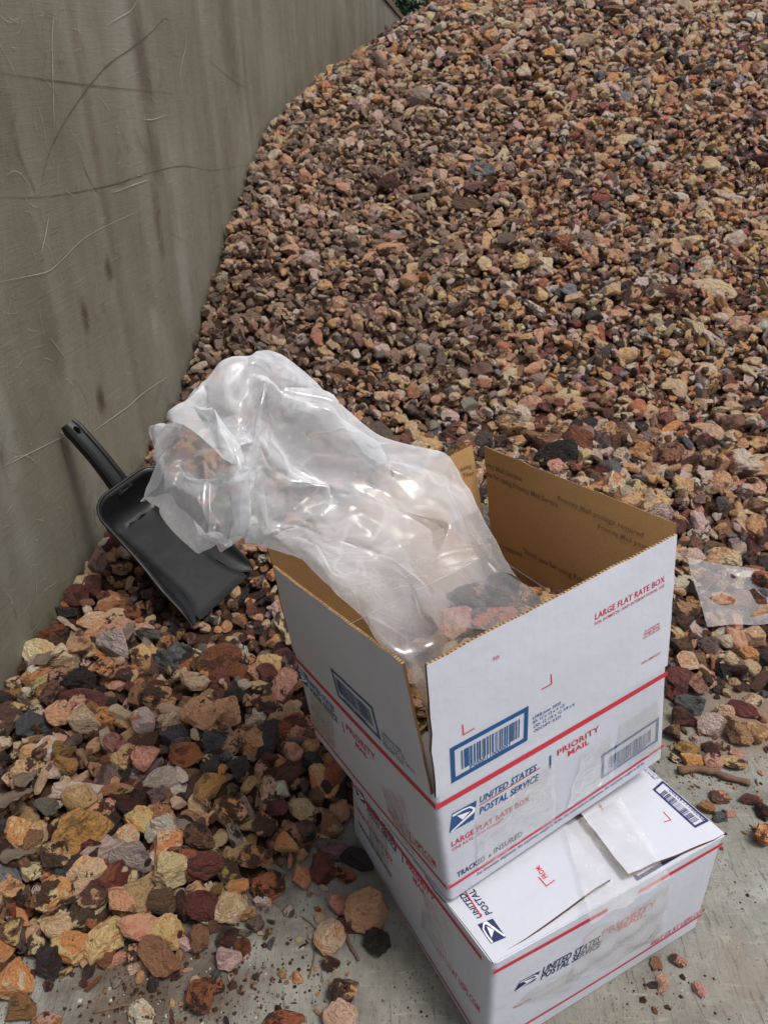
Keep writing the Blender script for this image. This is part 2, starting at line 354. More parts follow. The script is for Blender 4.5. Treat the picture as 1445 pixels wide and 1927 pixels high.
# ------------------------------------------------------------------ the heap's shape
TX = np.array([-2.0, -.66, -.466, -.35, -.24, -.185, -.088, .0, .2, .42, .53, .668, 3.0, 6.0])
TY = np.array([.48, .53, .58, .625, .63, .69, .79, .88, .98, 1.04, 1.06, 1.05, 1.2, 1.6])
GY = np.array([1.0, 1.3, 1.5, 1.75, 1.95, 2.1, 2.3, 2.6, 3.05, 3.6, 4.1, 4.5, 5.2, 6.5, 9.0])
GZ = np.array([.07, .105, .142, .20, .25, .32, .42, .55, .76, .99, 1.19, 1.29, 1.36, 1.2, .6])
def heap(x, y):
    x = np.asarray(x, float); y = np.asarray(y, float)
    toe = np.interp(x, TX, TY); d = y - toe
    z = np.interp(y, GY, GZ)
    k = np.clip(d / .55, 0, 1); k = k * k * (3 - 2 * k)
    near = np.clip(d, 0, 9) ** .72 * .118
    z = near * (1 - k) + z * k
    s = (x - W0[0]) * WD[0] + (y - W0[1]) * WD[1]; dw = (x - W0[0]) * WN[0] + (y - W0[1]) * WN[1]
    lim = .76 + np.clip(s - 2.07, 0, 20) * .085 + np.clip(dw, 0, 9) * .50
    z = np.where(s > 2.0, np.minimum(z, lim), z)
    z = z - .38 * np.clip(x - 1.95, 0, .8) * np.clip((y - 3.3) / .8, 0, 1)
    z = z + (np.sin(x * 3.1 + y * 1.7) * np.sin(y * 2.3 - x) * .022 + np.sin(x * 7.3 + 1) * np.sin(y * 6.1 + 2) * .010) * np.clip(d, 0, 1)
    return np.where(d > 0, np.maximum(z, 0), 0)
def hit(u, v, lift=0.0):
    d = ray(u, v); t = .3; P = CAM + d * t
    while t < 12:
        P = CAM + d * t
        if P[2] <= float(heap(P[0], P[1])) + lift: return P
        t += .006
    return P

# ------------------------------------------------------------------ rocks
def rock_mesh(name, seed, sub, mat):
    r = np.random.default_rng(seed); bm = bmesh.new(); bmesh.ops.create_icosphere(bm, subdivisions=sub, radius=1)
    V = np.array([v.co[:] for v in bm.verts]); off = Vector(r.uniform(-50, 50, 3))
    knob = seed % 3 == 0
    for i in range(r.integers(9, 14) if not knob else 6):
        nrm = r.normal(size=3); nrm /= np.linalg.norm(nrm); d = r.uniform(.45, .80) if not knob else r.uniform(.55, .85); e = np.maximum(0, V @ nrm - d); V = V - e[:, None] * nrm
    out = []
    rough = r.uniform(.06, .13) * (1.6 if knob else .7)
    for v in V:
        p = Vector(v); k = noise.fractal(p * 1.6 + off, .8, 2.1, 3) * rough + abs(noise.noise(p * 3.2 + off)) * -rough * .9
        if sub > 3: k += noise.fractal(p * 7 + off, .9, 2, 2) * rough * .35
        q = Vector(v) * (1 + k)
        out.append(q)
    ext = np.abs(np.array(out)).max(0)
    for v, q in zip(bm.verts, out): v.co = (q[0] / ext[0], q[1] / ext[1], q[2] / ext[2])
    me = bpy.data.meshes.new(name); bm.to_mesh(me); bm.free()
    me.polygons.foreach_set('use_smooth', [True] * len(me.polygons)); me.set_sharp_from_angle(angle=math.radians(20))
    me.materials.append(mat); return me
PAL = {  # (body, second colour, name)
    'C': ((234, 206, 168), (204, 158, 116), 'cream'), 'Y': ((222, 186, 136), (176, 126, 80), 'yellowish'), 'W': ((236, 220, 202), (196, 140, 98), 'off-white'),
    'T': ((200, 158, 120), (134, 94, 66), 'tan'), 'O': ((190, 134, 86), (222, 192, 148), 'orange'), 'R': ((136, 82, 56), (92, 56, 42), 'rust-brown'),
    'B': ((112, 82, 62), (78, 56, 44), 'brown'), 'M': ((88, 50, 44), (58, 36, 34), 'maroon'), 'K': ((46, 43, 42), (66, 58, 52), 'black'),
    'D': ((82, 60, 50), (190, 150, 104), 'dark tan-flecked'), 'G': ((130, 122, 114), (106, 96, 90), 'grey'), 'P': ((200, 152, 128), (160, 108, 88), 'salmon pink'),
    'S': ((84, 88, 90), (64, 66, 68), 'slate grey'), 'V': ((112, 92, 86), (76, 58, 54), 'mauve-grey'), 'L': ((214, 188, 174), (186, 150, 134), 'pale pink'), 'Q': ((134, 104, 62), (84, 66, 40), 'olive-ochre')}
def tints(k, r=random, sat=1.0, gain=1.3, dust=0.0):
    a, b, _ = PAL[k]; ja = r.uniform(.74, 1.24)
    A = [c * ja * r.uniform(.96, 1.04) for c in a]; B = [c * ja * r.uniform(.9, 1.08) for c in b]
    def f(C_):
        kk = min(1, 252 / max(C_)); c = [x * gain for x in lin(*[q * kk for q in C_])[:3]]; c = [c[0], c[1] * .97, c[2] * .98]
        if dust: c = [x * (1 - dust) + y * gain * dust for x, y in zip(c, (.235, .172, .130))]
        m = max(c); k_ = .88 / m if m > .88 else 1
        return tuple(x * k_ for x in c) + (1,)
    return f(A), f(B)
NV = 36
LOW = [rock_mesh('rock_low', 100 + i, 3, M['rock_i']) for i in range(NV)]
HIGH = [rock_mesh('rock', 300 + i, 4, M['rock_o']) for i in range(26)]

# boxes and scoop keep rocks out of their own space (filled in below)
# ------------------------------------------------------------------ cardboard boxes
IN = 0.0254
def snap(P, u, v):          # keep a point's distance from the camera axis, move it onto the photo's ray
    z = (np.asarray(P, float) - CAM) @ FWD
    d = ray(u, v); return CAM + d * z
def reach(A, u, v, L, guess):   # point on the ray (u,v) at distance L from A, nearest to guess
    d = ray(u, v); q = CAM - A; a = d @ d; b = 2 * d @ q; c = q @ q - L * L; D = b * b - 4 * a * c
    if D < 0: return CAM + d * (-b / (2 * a))
    t = [(-b + s * math.sqrt(D)) / (2 * a) for s in (1, -1)]
    P = [CAM + d * x for x in t]; return min(P, key=lambda p: np.linalg.norm(p - guess))
U = dict(n0=(.057, .572, .159), n1=(.040, .570, .310), r0=(.323, .730, .191), r1=(.306, .728, .342), l0=(-.101, .839, .144), l1=(-.118, .837, .296), f1=(.148, .996, .327), f0=(.165, .997, .176))
for k, q in dict(n0=(845, 1697), n1=(818, 1504), r0=(1247, 1424), r1=(1256, 1252), l0=(590, 1378), l1=(552, 1225)).items(): U[k] = snap(U[k], *q)
U = {k: np.array(v, float) for k, v in U.items()}
L = dict(n0=(.093, .502, 0.002), n1=(.093, .502, .151), r0=(.368, .647, 0.002), r1=(.368, .647, .151), l0=(-.052, .777, 0.002), l1=(-.052, .777, .146), f1=(.223, .922, .151), f0=(.223, .922, 0.002))
for k, q in dict(n1=(928, 1817), r1=(1362, 1574), l1=(660, 1462)).items(): L[k] = snap(L[k], *q)
for k, q in dict(n0=(917, 1990), r0=(1312, 1742), l0=(665, 1571)).items(): L[k] = at(*q, .002)
L = {k: np.array(v, float) for k, v in L.items()}

class Patch:
    """bilinear sheet: bl, br, tr, tl corners, optional bulge along its normal (white side = +off)"""
    def __init__(s, bl, br, tr, tl, bulge=0.0, curl=0.0, Wi=12.25, Hi=6.0, flip=False):
        s.c = [np.asarray(x, float) for x in (bl, br, tr, tl)]; s.b = bulge; s.curl = curl; s.W = Wi; s.H = Hi
        n = np.cross(s.c[1] - s.c[0], s.c[3] - s.c[0]); n /= np.linalg.norm(n); s.n = -n if flip else n
    def __call__(s, u, v, off=0.0):
        a, b, c, d = s.c
        P = a * (1 - u) * (1 - v) + b * u * (1 - v) + c * u * v + d * (1 - u) * v
        return P + s.n * (off + s.b * math.sin(PI * min(max(u, 0), 1)) * math.sin(PI * min(max(v, 0), 1)) + s.curl * v * v)
class Body:
    """the box's walls as one ring, from its eight corners"""
    def __init__(s, K, bulge):
        s.K = K; s.cc = sum(K.values()) / 8; s.bul = bulge
    def base(s, a, b, c):
        K = s.K; f = lambda k: (K['n' + k] * (1 - a) * (1 - b) + K['r' + k] * a * (1 - b) + K['l' + k] * (1 - a) * b + K['f' + k] * a * b)
        return f('0') * (1 - c) + f('1') * c
    def __call__(s, a, b, c, off=0.0):
        P = s.base(a, b, c); m = s.base(.5, .5, c)
        e1 = s.K['r0'] - s.K['n0']; e2 = s.K['l0'] - s.K['n0']; e1 = e1 / np.linalg.norm(e1); e2 = e2 / np.linalg.norm(e2)
        S = math.sin(PI * min(max(c, 0), 1)) * s.bul
        P = P + e2 * (-(1 - b) ** 8 * math.sin(PI * a) * S + b ** 8 * math.sin(PI * a) * S)
        P = P + e1 * (-(1 - a) ** 8 * math.sin(PI * b) * S + a ** 8 * math.sin(PI * b) * S)
        return P
class Face:
    def __init__(s, body, which, Wi=12.25, Hi=6.0):
        s.B = body; s.w = which; s.W = Wi; s.H = Hi
    def __call__(s, u, v, off=0.0):
        if s.w == 'right': f = lambda p, q: s.B(p, 0, q)
        elif s.w == 'left': f = lambda p, q: s.B(0, 1 - p, q)
        elif s.w == 'back': f = lambda p, q: s.B(p, 1, q)        # seen from inside
        P = f(u, v); e = 1e-3
        n = np.cross(f(u + e, v) - P, f(u, v + e) - P); n /= np.linalg.norm(n)
        return P + n * off
def inv(S, p, guess=(.5, .5)):
    x = np.array(guess, float); e = 1e-4
    for _ in range(25):
        q = px(S(*x))[:2]; r = np.array(p, float) - q
        J = np.stack([(px(S(x[0] + e, x[1]))[:2] - q) / e, (px(S(x[0], x[1] + e))[:2] - q) / e], 1)
        x = x + np.clip(np.linalg.solve(J, r), -.5, .5)
    return x
def setbd(me, uv):
    at_ = me.attributes.new('bd', 'FLOAT_VECTOR', 'POINT'); at_.data.foreach_set('vector', np.array([(u * .31, u * .31 + v * .155, 0) for u, v in uv], float).ravel())
def sheet(name, S, parent, th=.003, nu=14, nv=8, edges='tblr', notch=True, jit=.0007, tag_=None, shape=None):
    """a board panel: white outside, kraft inside, open corrugation along the cut edges"""
    V, UV, F, MI = [], [], [], []
    rnd = random.Random(name + str(float(S(0, 0)[0])))
    ju = [rnd.gauss(0, jit) for _ in range(max(nu, nv) * 3 + 3)]
    for side, off in ((0, .0), (1, -th)):
        for j in range(nv + 1):
            for i in range(nu + 1):
                u, v = i / nu, j / nv
                if shape: u, v = shape(u, v)
                vv = v + (ju[i] if j == nv and 't' in edges else 0) / (S.H * IN) * 1.0
                uu = u + ((ju[nu + j] if i == 0 and 'l' in edges else 0) - (ju[nu + nv + j] if i == nu and 'r' in edges else 0)) / (S.W * IN)
                V.append(S(uu, vv, off)); UV.append((u, v))
    N = (nu + 1) * (nv + 1); id_ = lambda s, i, j: s * N + j * (nu + 1) + i
    for j in range(nv):
        for i in range(nu):
            F.append((id_(0, i, j), id_(0, i + 1, j), id_(0, i + 1, j + 1), id_(0, i, j + 1))); MI.append(0)
            F.append((id_(1, i, j), id_(1, i, j + 1), id_(1, i + 1, j + 1), id_(1, i + 1, j))); MI.append(1)
    for i in range(nu):
        F.append((id_(0, i, nv), id_(0, i + 1, nv), id_(1, i + 1, nv), id_(1, i, nv))); MI.append(2)
        F.append((id_(0, i + 1, 0), id_(0, i, 0), id_(1, i, 0), id_(1, i + 1, 0))); MI.append(0)
    for j in range(nv):
        F.append((id_(0, 0, j), id_(0, 0, j + 1), id_(1, 0, j + 1), id_(1, 0, j))); MI.append(2)
        F.append((id_(0, nu, j + 1), id_(0, nu, j), id_(1, nu, j), id_(1, nu, j + 1))); MI.append(2)
    me = mesh(name, V, F, mi=MI); setbd(me, UV)
    for p in me.polygons: p.use_smooth = MI[p.index] != 2
    me.set_sharp_from_angle(angle=math.radians(40))
    o = link(name, me, [M['board'], M['kraft'], M['edge']], parent); return o
def ring(name, B, parent, th=.0035, floor=True):
    r = .022; loop = []
    for k, (sx, sy) in enumerate(((0, 0), (1, 0), (1, 1), (0, 1))):
        prev = ((0, 1), (0, 0), (1, 0), (1, 1))[k]; nxt = ((1, 0), (1, 1), (0, 1), (0, 0))[k]
        c = np.array([sx, sy], float); dp = np.array(prev) - c; dn = np.array(nxt) - c; cen = c + (dp + dn) * r
        for t in np.linspace(0, PI / 2, 5): loop.append(tuple(cen - dn * r * math.sin(PI / 2 - t) * 1.0 - dp * r * math.sin(t)) if False else tuple(cen - dn * r * math.cos(t) * 1.0 - dp * r * math.sin(t)))
        a = np.array(loop[-1])
        b2 = np.array(nxt, float) - dn * r
        for t in np.linspace(0, 1, 13)[1:-1]: loop.append(tuple(a + (b2 - a) * t))
    NL = len(loop); rows = np.linspace(0, 1, 11); V, F, MI, UV = [], [], [], []
    for side in (0, 1):
        for c in rows:
            for (a, b) in loop:
                k = 1 - side * 2 * th / .311
                V.append(B(.5 + (a - .5) * k, .5 + (b - .5) * k, c)); UV.append((a + b, c))
    N = NL * len(rows); id_ = lambda s, i, j: s * N + j * NL + i % NL
    for j in range(len(rows) - 1):
        for i in range(NL):
            F.append((id_(0, i, j), id_(0, i + 1, j), id_(0, i + 1, j + 1), id_(0, i, j + 1))); MI.append(0)
            F.append((id_(1, i + 1, j), id_(1, i, j), id_(1, i, j + 1), id_(1, i + 1, j + 1))); MI.append(1)
    J = len(rows) - 1
    for i in range(NL):
        F.append((id_(0, i, J), id_(0, i + 1, J), id_(1, i + 1, J), id_(1, i, J))); MI.append(0)
    F.append(tuple(id_(0, i, 0) for i in range(NL))[::-1]); MI.append(0)
    F.append(tuple(id_(1, i, 0) for i in range(NL))); MI.append(1)
    for k in range(-1, 0): pass
    me = mesh(name, V, F, mi=MI); setbd(me, UV)
    for p in me.polygons: p.use_smooth = MI[p.index] != 2 and len(p.vertices) == 4
    me.set_sharp_from_angle(angle=math.radians(50))
    return link(name, me, [M['board'], M['kraft'], M['edge']], parent)

# ---- flat print
_txt = {}
def text_mesh(s, bold, italic):
    key = (s, bold, italic)
    if key not in _txt:
        c = bpy.data.curves.new('lettering', 'FONT'); c.body = s; c.offset = bold; c.shear = italic; c.resolution_u = 2; c.size = 1; c.space_character = 1.04
        o = bpy.data.objects.new('lettering', c); COL.objects.link(o); bpy.context.view_layer.update()
        me = o.to_mesh(); V = np.array([v.co[:2] for v in me.vertices]); F = [tuple(p.vertices) for p in me.polygons]; o.to_mesh_clear()
        bpy.data.objects.remove(o); bpy.data.curves.remove(c); _txt[key] = (V, F)
    return _txt[key]
class Print:
    """collects ink shapes for one sheet; each ink colour becomes one flat part"""
    def __init__(s, S, off=.0005): s.S = S; s.off = off; s.d = []
    def add(s, mat, P, F):      # P in (u,v)
        nm = getattr(s, 'nm', 'lettering')
        if nm == 'lettering' or not s.d or s.d[-1][0] != nm or s.cnt != s.d[-1][4]: s.d.append([nm, [], [], [], getattr(s, 'cnt', 0), []])
        it = s.d[-1]; o = len(it[1])
        if mat not in it[5]: it[5].append(mat)
        it[1] += [s.S(u, v, s.off) for u, v in P]; it[2] += [tuple(i + o for i in f) for f in F]; it[3] += [it[5].index(mat)] * len(F)
    def item(s, nm): s.nm = nm; s.cnt = getattr(s, 'cnt', 0) + 1
    def frame(s, p0, p1, p2, snapdir=True):
        g_ = getattr(s, 'g', (.5, .5))
        a, b, c = (inv(s.S, p, g_) for p in (p0, p1, p2)); M2 = np.array([s.S.W, s.S.H]); a, b, c = a * M2, b * M2, c * M2
        e = b - a; Lg = np.linalg.norm(e); a0_ = a.copy()
        if snapdir:
            ang = round(math.atan2(e[1], e[0]) / (PI / 2)) * PI / 2
            m = (a + b) / 2; e = np.array([math.cos(ang), math.sin(ang)]); a = m - e * Lg / 2
        else: e = e / Lg
        n = np.array([-e[1], e[0]]); h = (c - a0_) @ n
        if h < 0: n = -n; h = -h
        return a, e, n, Lg, h, M2
    def text(s, mat, string, p0, p1, p2, bold=.012, italic=0.0, h=None, snapdir=True):
        s.item('lettering'); a, e, n, Lg, hh, M2 = s.frame(p0, p1, p2, snapdir); hh = h or hh
        V, F = text_mesh(string, bold, italic); x0, x1 = V[:, 0].min(), V[:, 0].max(); cap = .70
        P = a + np.outer((V[:, 0] - x0) / (x1 - x0) * Lg, e) + np.outer(V[:, 1] / cap * hh, n)
        s.add(mat, P / M2, F)
    def line(s, mat, pts, w, seg=1, uv=False):      # polyline of width w inches
        s.item('printed_stripe' if uv else 'printed_line'); M2 = np.array([s.S.W, s.S.H]); Q = [np.array(p) if uv else inv(s.S, p) for p in pts]; Q = [q * M2 for q in Q]
        P = []; F = []
        for k in range(len(Q) - 1):
            d = Q[k + 1] - Q[k]; L_ = np.linalg.norm(d); d /= L_; n = np.array([-d[1], d[0]]) * w / 2
            a0 = Q[k] - d * (w / 2 if k else 0); b0 = Q[k + 1] + d * (w / 2 if k < len(Q) - 2 else 0)
            for i in range(seg + 1):
                c = a0 + (b0 - a0) * i / seg; P += [c + n, c - n]
                if i: o = len(P) - 4; F.append((o, o + 1, o + 3, o + 2))
        s.add(mat, np.array(P) / M2, F)
    def box(s, mat, quad, w):       # outlined rectangle through four photo points
        s.item('barcode_frame'); Q = [inv(s.S, p) for p in quad]; us = sorted(q[0] for q in Q); v_ = sorted(q[1] for q in Q)
        u0, u1, v0, v1 = (us[0] + us[1]) / 2, (us[2] + us[3]) / 2, (v_[0] + v_[1]) / 2, (v_[2] + v_[3]) / 2
        wu, wv = w / s.S.W / 2, w / s.S.H / 2; o = [(u0 - wu, v0 - wv), (u1 + wu, v0 - wv), (u1 + wu, v1 + wv), (u0 - wu, v1 + wv)]; i = [(u0 + wu, v0 + wv), (u1 - wu, v0 + wv), (u1 - wu, v1 - wv), (u0 + wu, v1 - wv)]
        s.add(mat, o + i, [(0, 1, 5, 4), (1, 2, 6, 5), (2, 3, 7, 6), (3, 0, 4, 7)])
    def bars(s, mat, p0, p1, p2, seed=3, n=34):
        s.item('barcode'); a, e, nn, Lg, h, M2 = s.frame(p0, p1, p2); r = random.Random(seed); x = 0; W = []
        while len(W) < n: w = r.choice((.6, .6, 1, 1.6, 2.2)); W.append((x, w)); x += w + r.choice((.7, .9, 1.4, 2.0))
        P, F = [], []
        for (q, w) in W:
            o = len(P); q0, q1 = q / x * Lg, (q + w) / x * Lg
            P += [a + e * q0, a + e * q1, a + e * q1 + nn * h, a + e * q0 + nn * h]; F.append((o, o + 1, o + 2, o + 3))
        s.add(mat, np.array(P) / M2, F)
    def emblem(s, mat, bl, br, tl):
        s.item('printed_emblem'); a, b, c = (inv(s.S, p) for p in (bl, br, tl)); E1, E2 = b - a, c - a
        fx = lambda p: np.linalg.solve(np.array([[148, 18], [-83, -116]], float), np.array([p[0] - 80, p[1] - 1018], float))
        def poly(mt, pts, off):
            q = [fx(p) for p in pts]; o0 = s.off; s.off = off; s.add(mt, [a + E1 * t[0] + E2 * t[1] for t in q], [tuple(range(len(q)))]); s.off = o0
        poly(mat, [(80, 1018), (98, 902), (247, 820), (228, 935)], .0005)
        W = 'white'
        for tri in ([(98, 908), (160, 872), (158, 883), (100, 920)], [(160, 872), (205, 853), (200, 864), (158, 883)], [(205, 853), (236, 862), (222, 872), (200, 864)],
                    [(236, 862), (233, 888), (217, 884), (222, 872)], [(233, 888), (92, 1012), (86, 1008), (217, 884)], [(126, 912), (206, 884), (158, 936)]):
            poly(W, tri, .0009)
    def build(s, parent):
        for nm, V, F, mi, _, mats in s.d:
            o = link(nm, mesh(nm, V, F, mi=mi), [M[m] for m in mats], parent)
            if nm == 'barcode': o['kind'] = 'stuff'
def stripe(P, v, w, u0=0.0, u1=1.0, mat='red'):
    P.line(mat, [(u0, v / P.S.H), (u1, v / P.S.H)], w, 26, True)

# ---- the open box on top
ub = empty('open_shipping_box', tuple(U['n0']))
tag(ub, 'open white cardboard mailing box with raised flaps stacked on top of the taped one', 'box', 'white mailing boxes')
_t = Matrix.Translation(-Vector(U['n0']))
def rel(o, root):       # keep world coordinates in the mesh but sit under the root's origin
    return o
UBody = Body(U, .003); ubody = ring('box_body', UBody, ub)
Wn = np.array([0, 0, 0])
uup = U['n1'] - U['n0']; uup /= np.linalg.norm(uup)
def flap_tops(A, B, pa, pb, lean):
    La = .155; ga = A + uup * La + lean; gb = B + uup * La + lean
    ta = reach(A, *pa, La, ga) if pa else ga; tb = reach(B, *pb, La, gb) if pb else gb
    return ta, tb
inset = .006
e1 = U['r1'] - U['n1']; e1 /= np.linalg.norm(e1); e2 = U['l1'] - U['n1']; e2 /= np.linalg.norm(e2)
n1, r1, l1, f1 = U['n1'], U['r1'], U['l1'], U['f1']
A, B_ = n1 + e1 * inset * .2, r1 - e1 * .001
ta, tb = flap_tops(A, B_, (803, 1250), (1275, 1005), -e2 * .012); FR = Patch(A, B_, tb, ta, .0025); FR.c = [np.array(c) for c in FR.c]
A, B_ = l1, n1 + e2 * inset
ta, tb = flap_tops(A, B_, (513, 1066), (757, 1250), -e1 * .03); FL = Patch(A, B_, tb, ta, .002)
A, B_ = r1 + e2 * inset, f1 - e2 * inset      # back-right flap, outside faces away from the camera
ta, tb = flap_tops(A, B_, (1273, 986), (913, 840), e1 * .02); FB = Patch(A, B_, tb, ta, -.002)
A, B_ = f1 - e1 * inset, l1
ta, tb = flap_tops(A, B_, (886, 838), None, e2 * .01); FK = Patch(A, B_, tb, ta, 0)
for nm, S in (('FR', FR), ('FL', FL), ('FB', FB), ('FK', FK)):
    print(nm, [px(c).round(2).tolist() for c in S.c], 'len', [round(float(np.linalg.norm(S.c[0] - S.c[3])), 3), round(float(np.linalg.norm(S.c[1] - S.c[2])), 3)], 'top', round(float(np.linalg.norm(S.c[2] - S.c[3])), 3), S.n.round(2))
fr = sheet('front_flap', FR, ub); fl = sheet('left_flap', FL, ub); fb = sheet('back_flap', FB, ub); fk = sheet('far_flap', FK, ub)

FA = Face(UBody, 'right'); FLf = Face(UBody, 'left')
p = Print(FA)
stripe(p, 5.55, .27); stripe(p, .82, .16)
p.emblem('blue', (845, 1567), (891, 1541), (850, 1531))
p.text('blue', 'UNITED STATES', (902.5, 1510), (1010, 1448), (901.6, 1499), .02, .28)
p.line('red', [(901.6, 1515.4), (1015, 1444.6)], .05)
p.text('blue', 'POSTAL SERVICE', (901.6, 1531.8), (1014, 1466.5), (900.4, 1520.3), .02, .28)
p.text('red', 'LARGE FLAT RATE BOX', (850.2, 1595), (996, 1503.8), (848.7, 1585.7), .012)
p.text('red', 'ONE RATE ■ ANY WEIGHT'.replace('■', '-'), (851, 1602), (947, 1542.7), (850.5, 1597), .004)
p.text('navy', 'TRACKED', (860.5, 1651.7), (912, 1617.5), (859, 1643), .018, .05); p.text('navy', 'INSURED', (929, 1606.3), (982.6, 1570.8), (927.6, 1597.6), .018, .05)
p.line('navy', [(919, 1611), (923.5, 1608)], .16)
p.text('navy', 'For Domestic shipments, the maximum weight is 70 lbs. For international shipments, the maximum weight is 20 lbs.', (897.9, 1646), (1212, 1437), (897, 1641), .006)
p.text('red', 'PRIORITY', (1048.3, 1421.9), (1126.8, 1374), (1047, 1412), .016); p.text('red', 'MAIL', (1068, 1422.8), (1108, 1398.9), (1067, 1413.5), .016)
p.line('blue', [(1034.6, 1421.3), (1034.6, 1445.6)], .09)
p.box('blue', [(1134, 1421), (1237.3, 1352), (1233.6, 1393), (1132, 1463)], .16)
p.bars('blue', (1144, 1449), (1223, 1395), (1142, 1427), 4); p.text('blue', 'PS00011000002', (1154.8, 1446.6), (1214, 1407), (1154.2, 1440), .004)
p.build(ubody)
p = Print(FR)
p.box('blue', [(849, 1413.5), (988, 1332), (990, 1388), (854, 1469)], .2)
p.bars('blue', (868, 1449), (977, 1385), (863, 1416), 3); p.text('blue', 'PS00011000002', (884, 1448), (960, 1404), (883, 1439.5), .004)
for k, (s_, a_, b_) in enumerate((('LFRB June 2020', (1002, 1353.7), (1054, 1324.7)), ('ID: 12 x 12 x 5 1/2', (1002.5, 1362), (1061.3, 1328)), ('OD: 12 1/4 x 12 1/4 x 6', (1003, 1370.8), (1080, 1326)), ('ODCUFT: 0.521', (1003.7, 1379), (1054, 1349.6)))):
    p.text('blue', s_, a_, b_, (a_[0] - .5, a_[1] - 5.2), .008)
p.line('red', [(869.8, 1362.7), (871.4, 1382.3), (892.2, 1369.9)], .045); p.line('red', [(1036.4, 1268), (1037, 1286.7), (1018.4, 1296.7)], .045)
p.text('red', 'TO:', (926.5, 1244.3), (939.4, 1237.5), (925.7, 1237.8), .012)
p.text('red', 'LARGE FLAT RATE BOX', (1119, 1165.8), (1249.6, 1093.9), (1117.5, 1155.4), .010)
p.text('red', 'FOR DOMESTIC AND INTERNATIONAL USE', (1118.3, 1177), (1248.9, 1103.2), (1117.9, 1171.6), .002)
p.text('red', 'To schedule free', (1211.8, 1190.3), (1240.6, 1174), (1211.4, 1186), .01); p.text('red', 'Package Pickup,', (1210.7, 1196), (1241, 1178.9), (1210.4, 1191.6), .01); p.text('red', 'scan the QR code.', (1210, 1201.8), (1241.7, 1184), (1209.7, 1197.4), .01)
p.text('red', 'USPS.COM/PICKUP', (1205.7, 1251), (1241.7, 1229.5), (1205.4, 1247), .01)
p.build(fr)
p = Print(FLf)
stripe(p, 5.55, .27); stripe(p, .82, .16)
p.emblem('blue', (563.2, 1277.5), (580.3, 1293.7), (560.7, 1255.7))
p.text('blue', 'UNITED STATES', (582.5, 1286.9), (630.2, 1341.4), (581.6, 1278), .02, .25); p.text('blue', 'POSTAL SERVICE', (584.5, 1299.6), (637, 1363.3), (583.5, 1290), .02, .25)
p.line('blue', [(644.2, 1357), (648.9, 1378.7)], .07)
p.text('red', 'PRIORITY', (652.6, 1372.5), (707, 1432), (651.7, 1362), .016); p.text('red', 'MAIL', (669.7, 1402), (692.6, 1430), (668.2, 1393), .016)
p.text('red', 'VISIT US AT USPS.COM', (732, 1531.3), (820.8, 1632), (731.4, 1521.5), .006); p.text('red', 'ORDER FREE SUPPLIES ONLINE', (736.7, 1541), (816, 1633), (736.4, 1537), 0)
p.build(ubody)
p = Print(FL)
p.box('blue', [(625, 1258), (703, 1337), (713.5, 1390), (635, 1304)], .16)
p.bars('blue', (638, 1301), (704, 1369), (633, 1275), 3); p.text('blue', 'PS00011000002', (649.5, 1322), (694, 1371), (648.5, 1313), .004)
for k, (s_, a_, b_) in enumerate((('LFRB June 2020', (719, 1377), (757, 1420)), ('ID: 12 x 12 x 5 1/2', (720, 1385), (763, 1433)), ('OD: 12 1/4 x 12 1/4 x 6', (721, 1392.5), (782, 1460)), ('ODCUFT: 0.521', (722, 1400), (760, 1443)))):
    p.text('blue', s_, a_, b_, (a_[0] - .5, a_[1] - 5.2), .008)
p.build(fl)
p = Print(FB, -.0035 - .0005)
for s_, a_, b_ in (('Priority Mail Service', (903, 873.5), (985.8, 907)), ('Thank you for using Priority Mail Service', (880, 878), (1053.4, 955.9)), ('Priority Mail postage required', (1053.4, 942), (1213.3, 1012)), ('Priority Mail postage', (1128.8, 994.7), (1238, 1042)),
                   ('postage required', (917, 1018), (985.8, 1049.5)), ('Thank you for using Priority Mail', (988, 1040), (1145, 1121))):
    if s_.startswith('Thank') and a_[0] == 880: s_, a_ = 'you for using Priority Mail Service', (916, 894)
    if s_ == 'Priority Mail Service': s_, a_ = 'ority Mail Service', (915, 878)
    p.text('grey_ink', s_, a_, b_, (a_[0], a_[1] - 9.5), .006, snapdir=False)
p.build(fb)
p = Print(FK, -.0035 - .0005)
p.text('grey_ink', 'using', (863.8, 886), (884, 879), (863.6, 877), .006, snapdir=False); p.text('grey_ink', 'Than', (868, 898.5), (888, 892), (868, 890), .006, snapdir=False)
p.build(fk)

# ---- the taped box underneath
lb = empty('taped_shipping_box', tuple(L['n0']))
tag(lb, 'closed white cardboard mailing box sealed with clear tape under the open one', 'box', 'white mailing boxes')
LBody = Body(L, .004); lbody = ring('box_body', LBody, lb)
n1, r1, l1, f1 = L['n1'], L['r1'], L['l1'], L['f1']
zz = lambda P, h: np.array(P) + np.array([0, 0, h])
# inner flap folded flat along the front
TIN = Patch(zz(n1, .001) + (f1 - n1) * .006, zz(r1, .001), zz(r1, .001) + (f1 - r1) * .5, zz(n1, .001) + (l1 - n1) * .5, .003)
tin = sheet('inner_flap', TIN, lb, .003, 14, 6)
TBK = Patch(zz(f1, .001), zz(l1, .001), zz(l1, .001) + (n1 - l1) * .48, zz(f1, .001) + (r1 - f1) * .48, .0); sheet('inner_flap', TBK, lb, .003, 6, 4)
pl = zz(at(931, 1801, .153), 0)
TL = Patch(zz(l1, .003), at(930, 1806, .153), at(1146, 1654, .165), at(1100, 1546, .163) + (f1 - r1) * .60, .001, Wi=12.25, Hi=6)
tl_ = sheet('left_top_flap', TL, lb, .0035)
TR = Patch(at(1365, 1570, .154), zz(f1, .004), at(1057, 1475, .163) + (f1 - r1) * .1, at(1181, 1645, .168), .001, curl=0.0)
tr_ = sheet('right_top_flap', TR, lb, .0035)
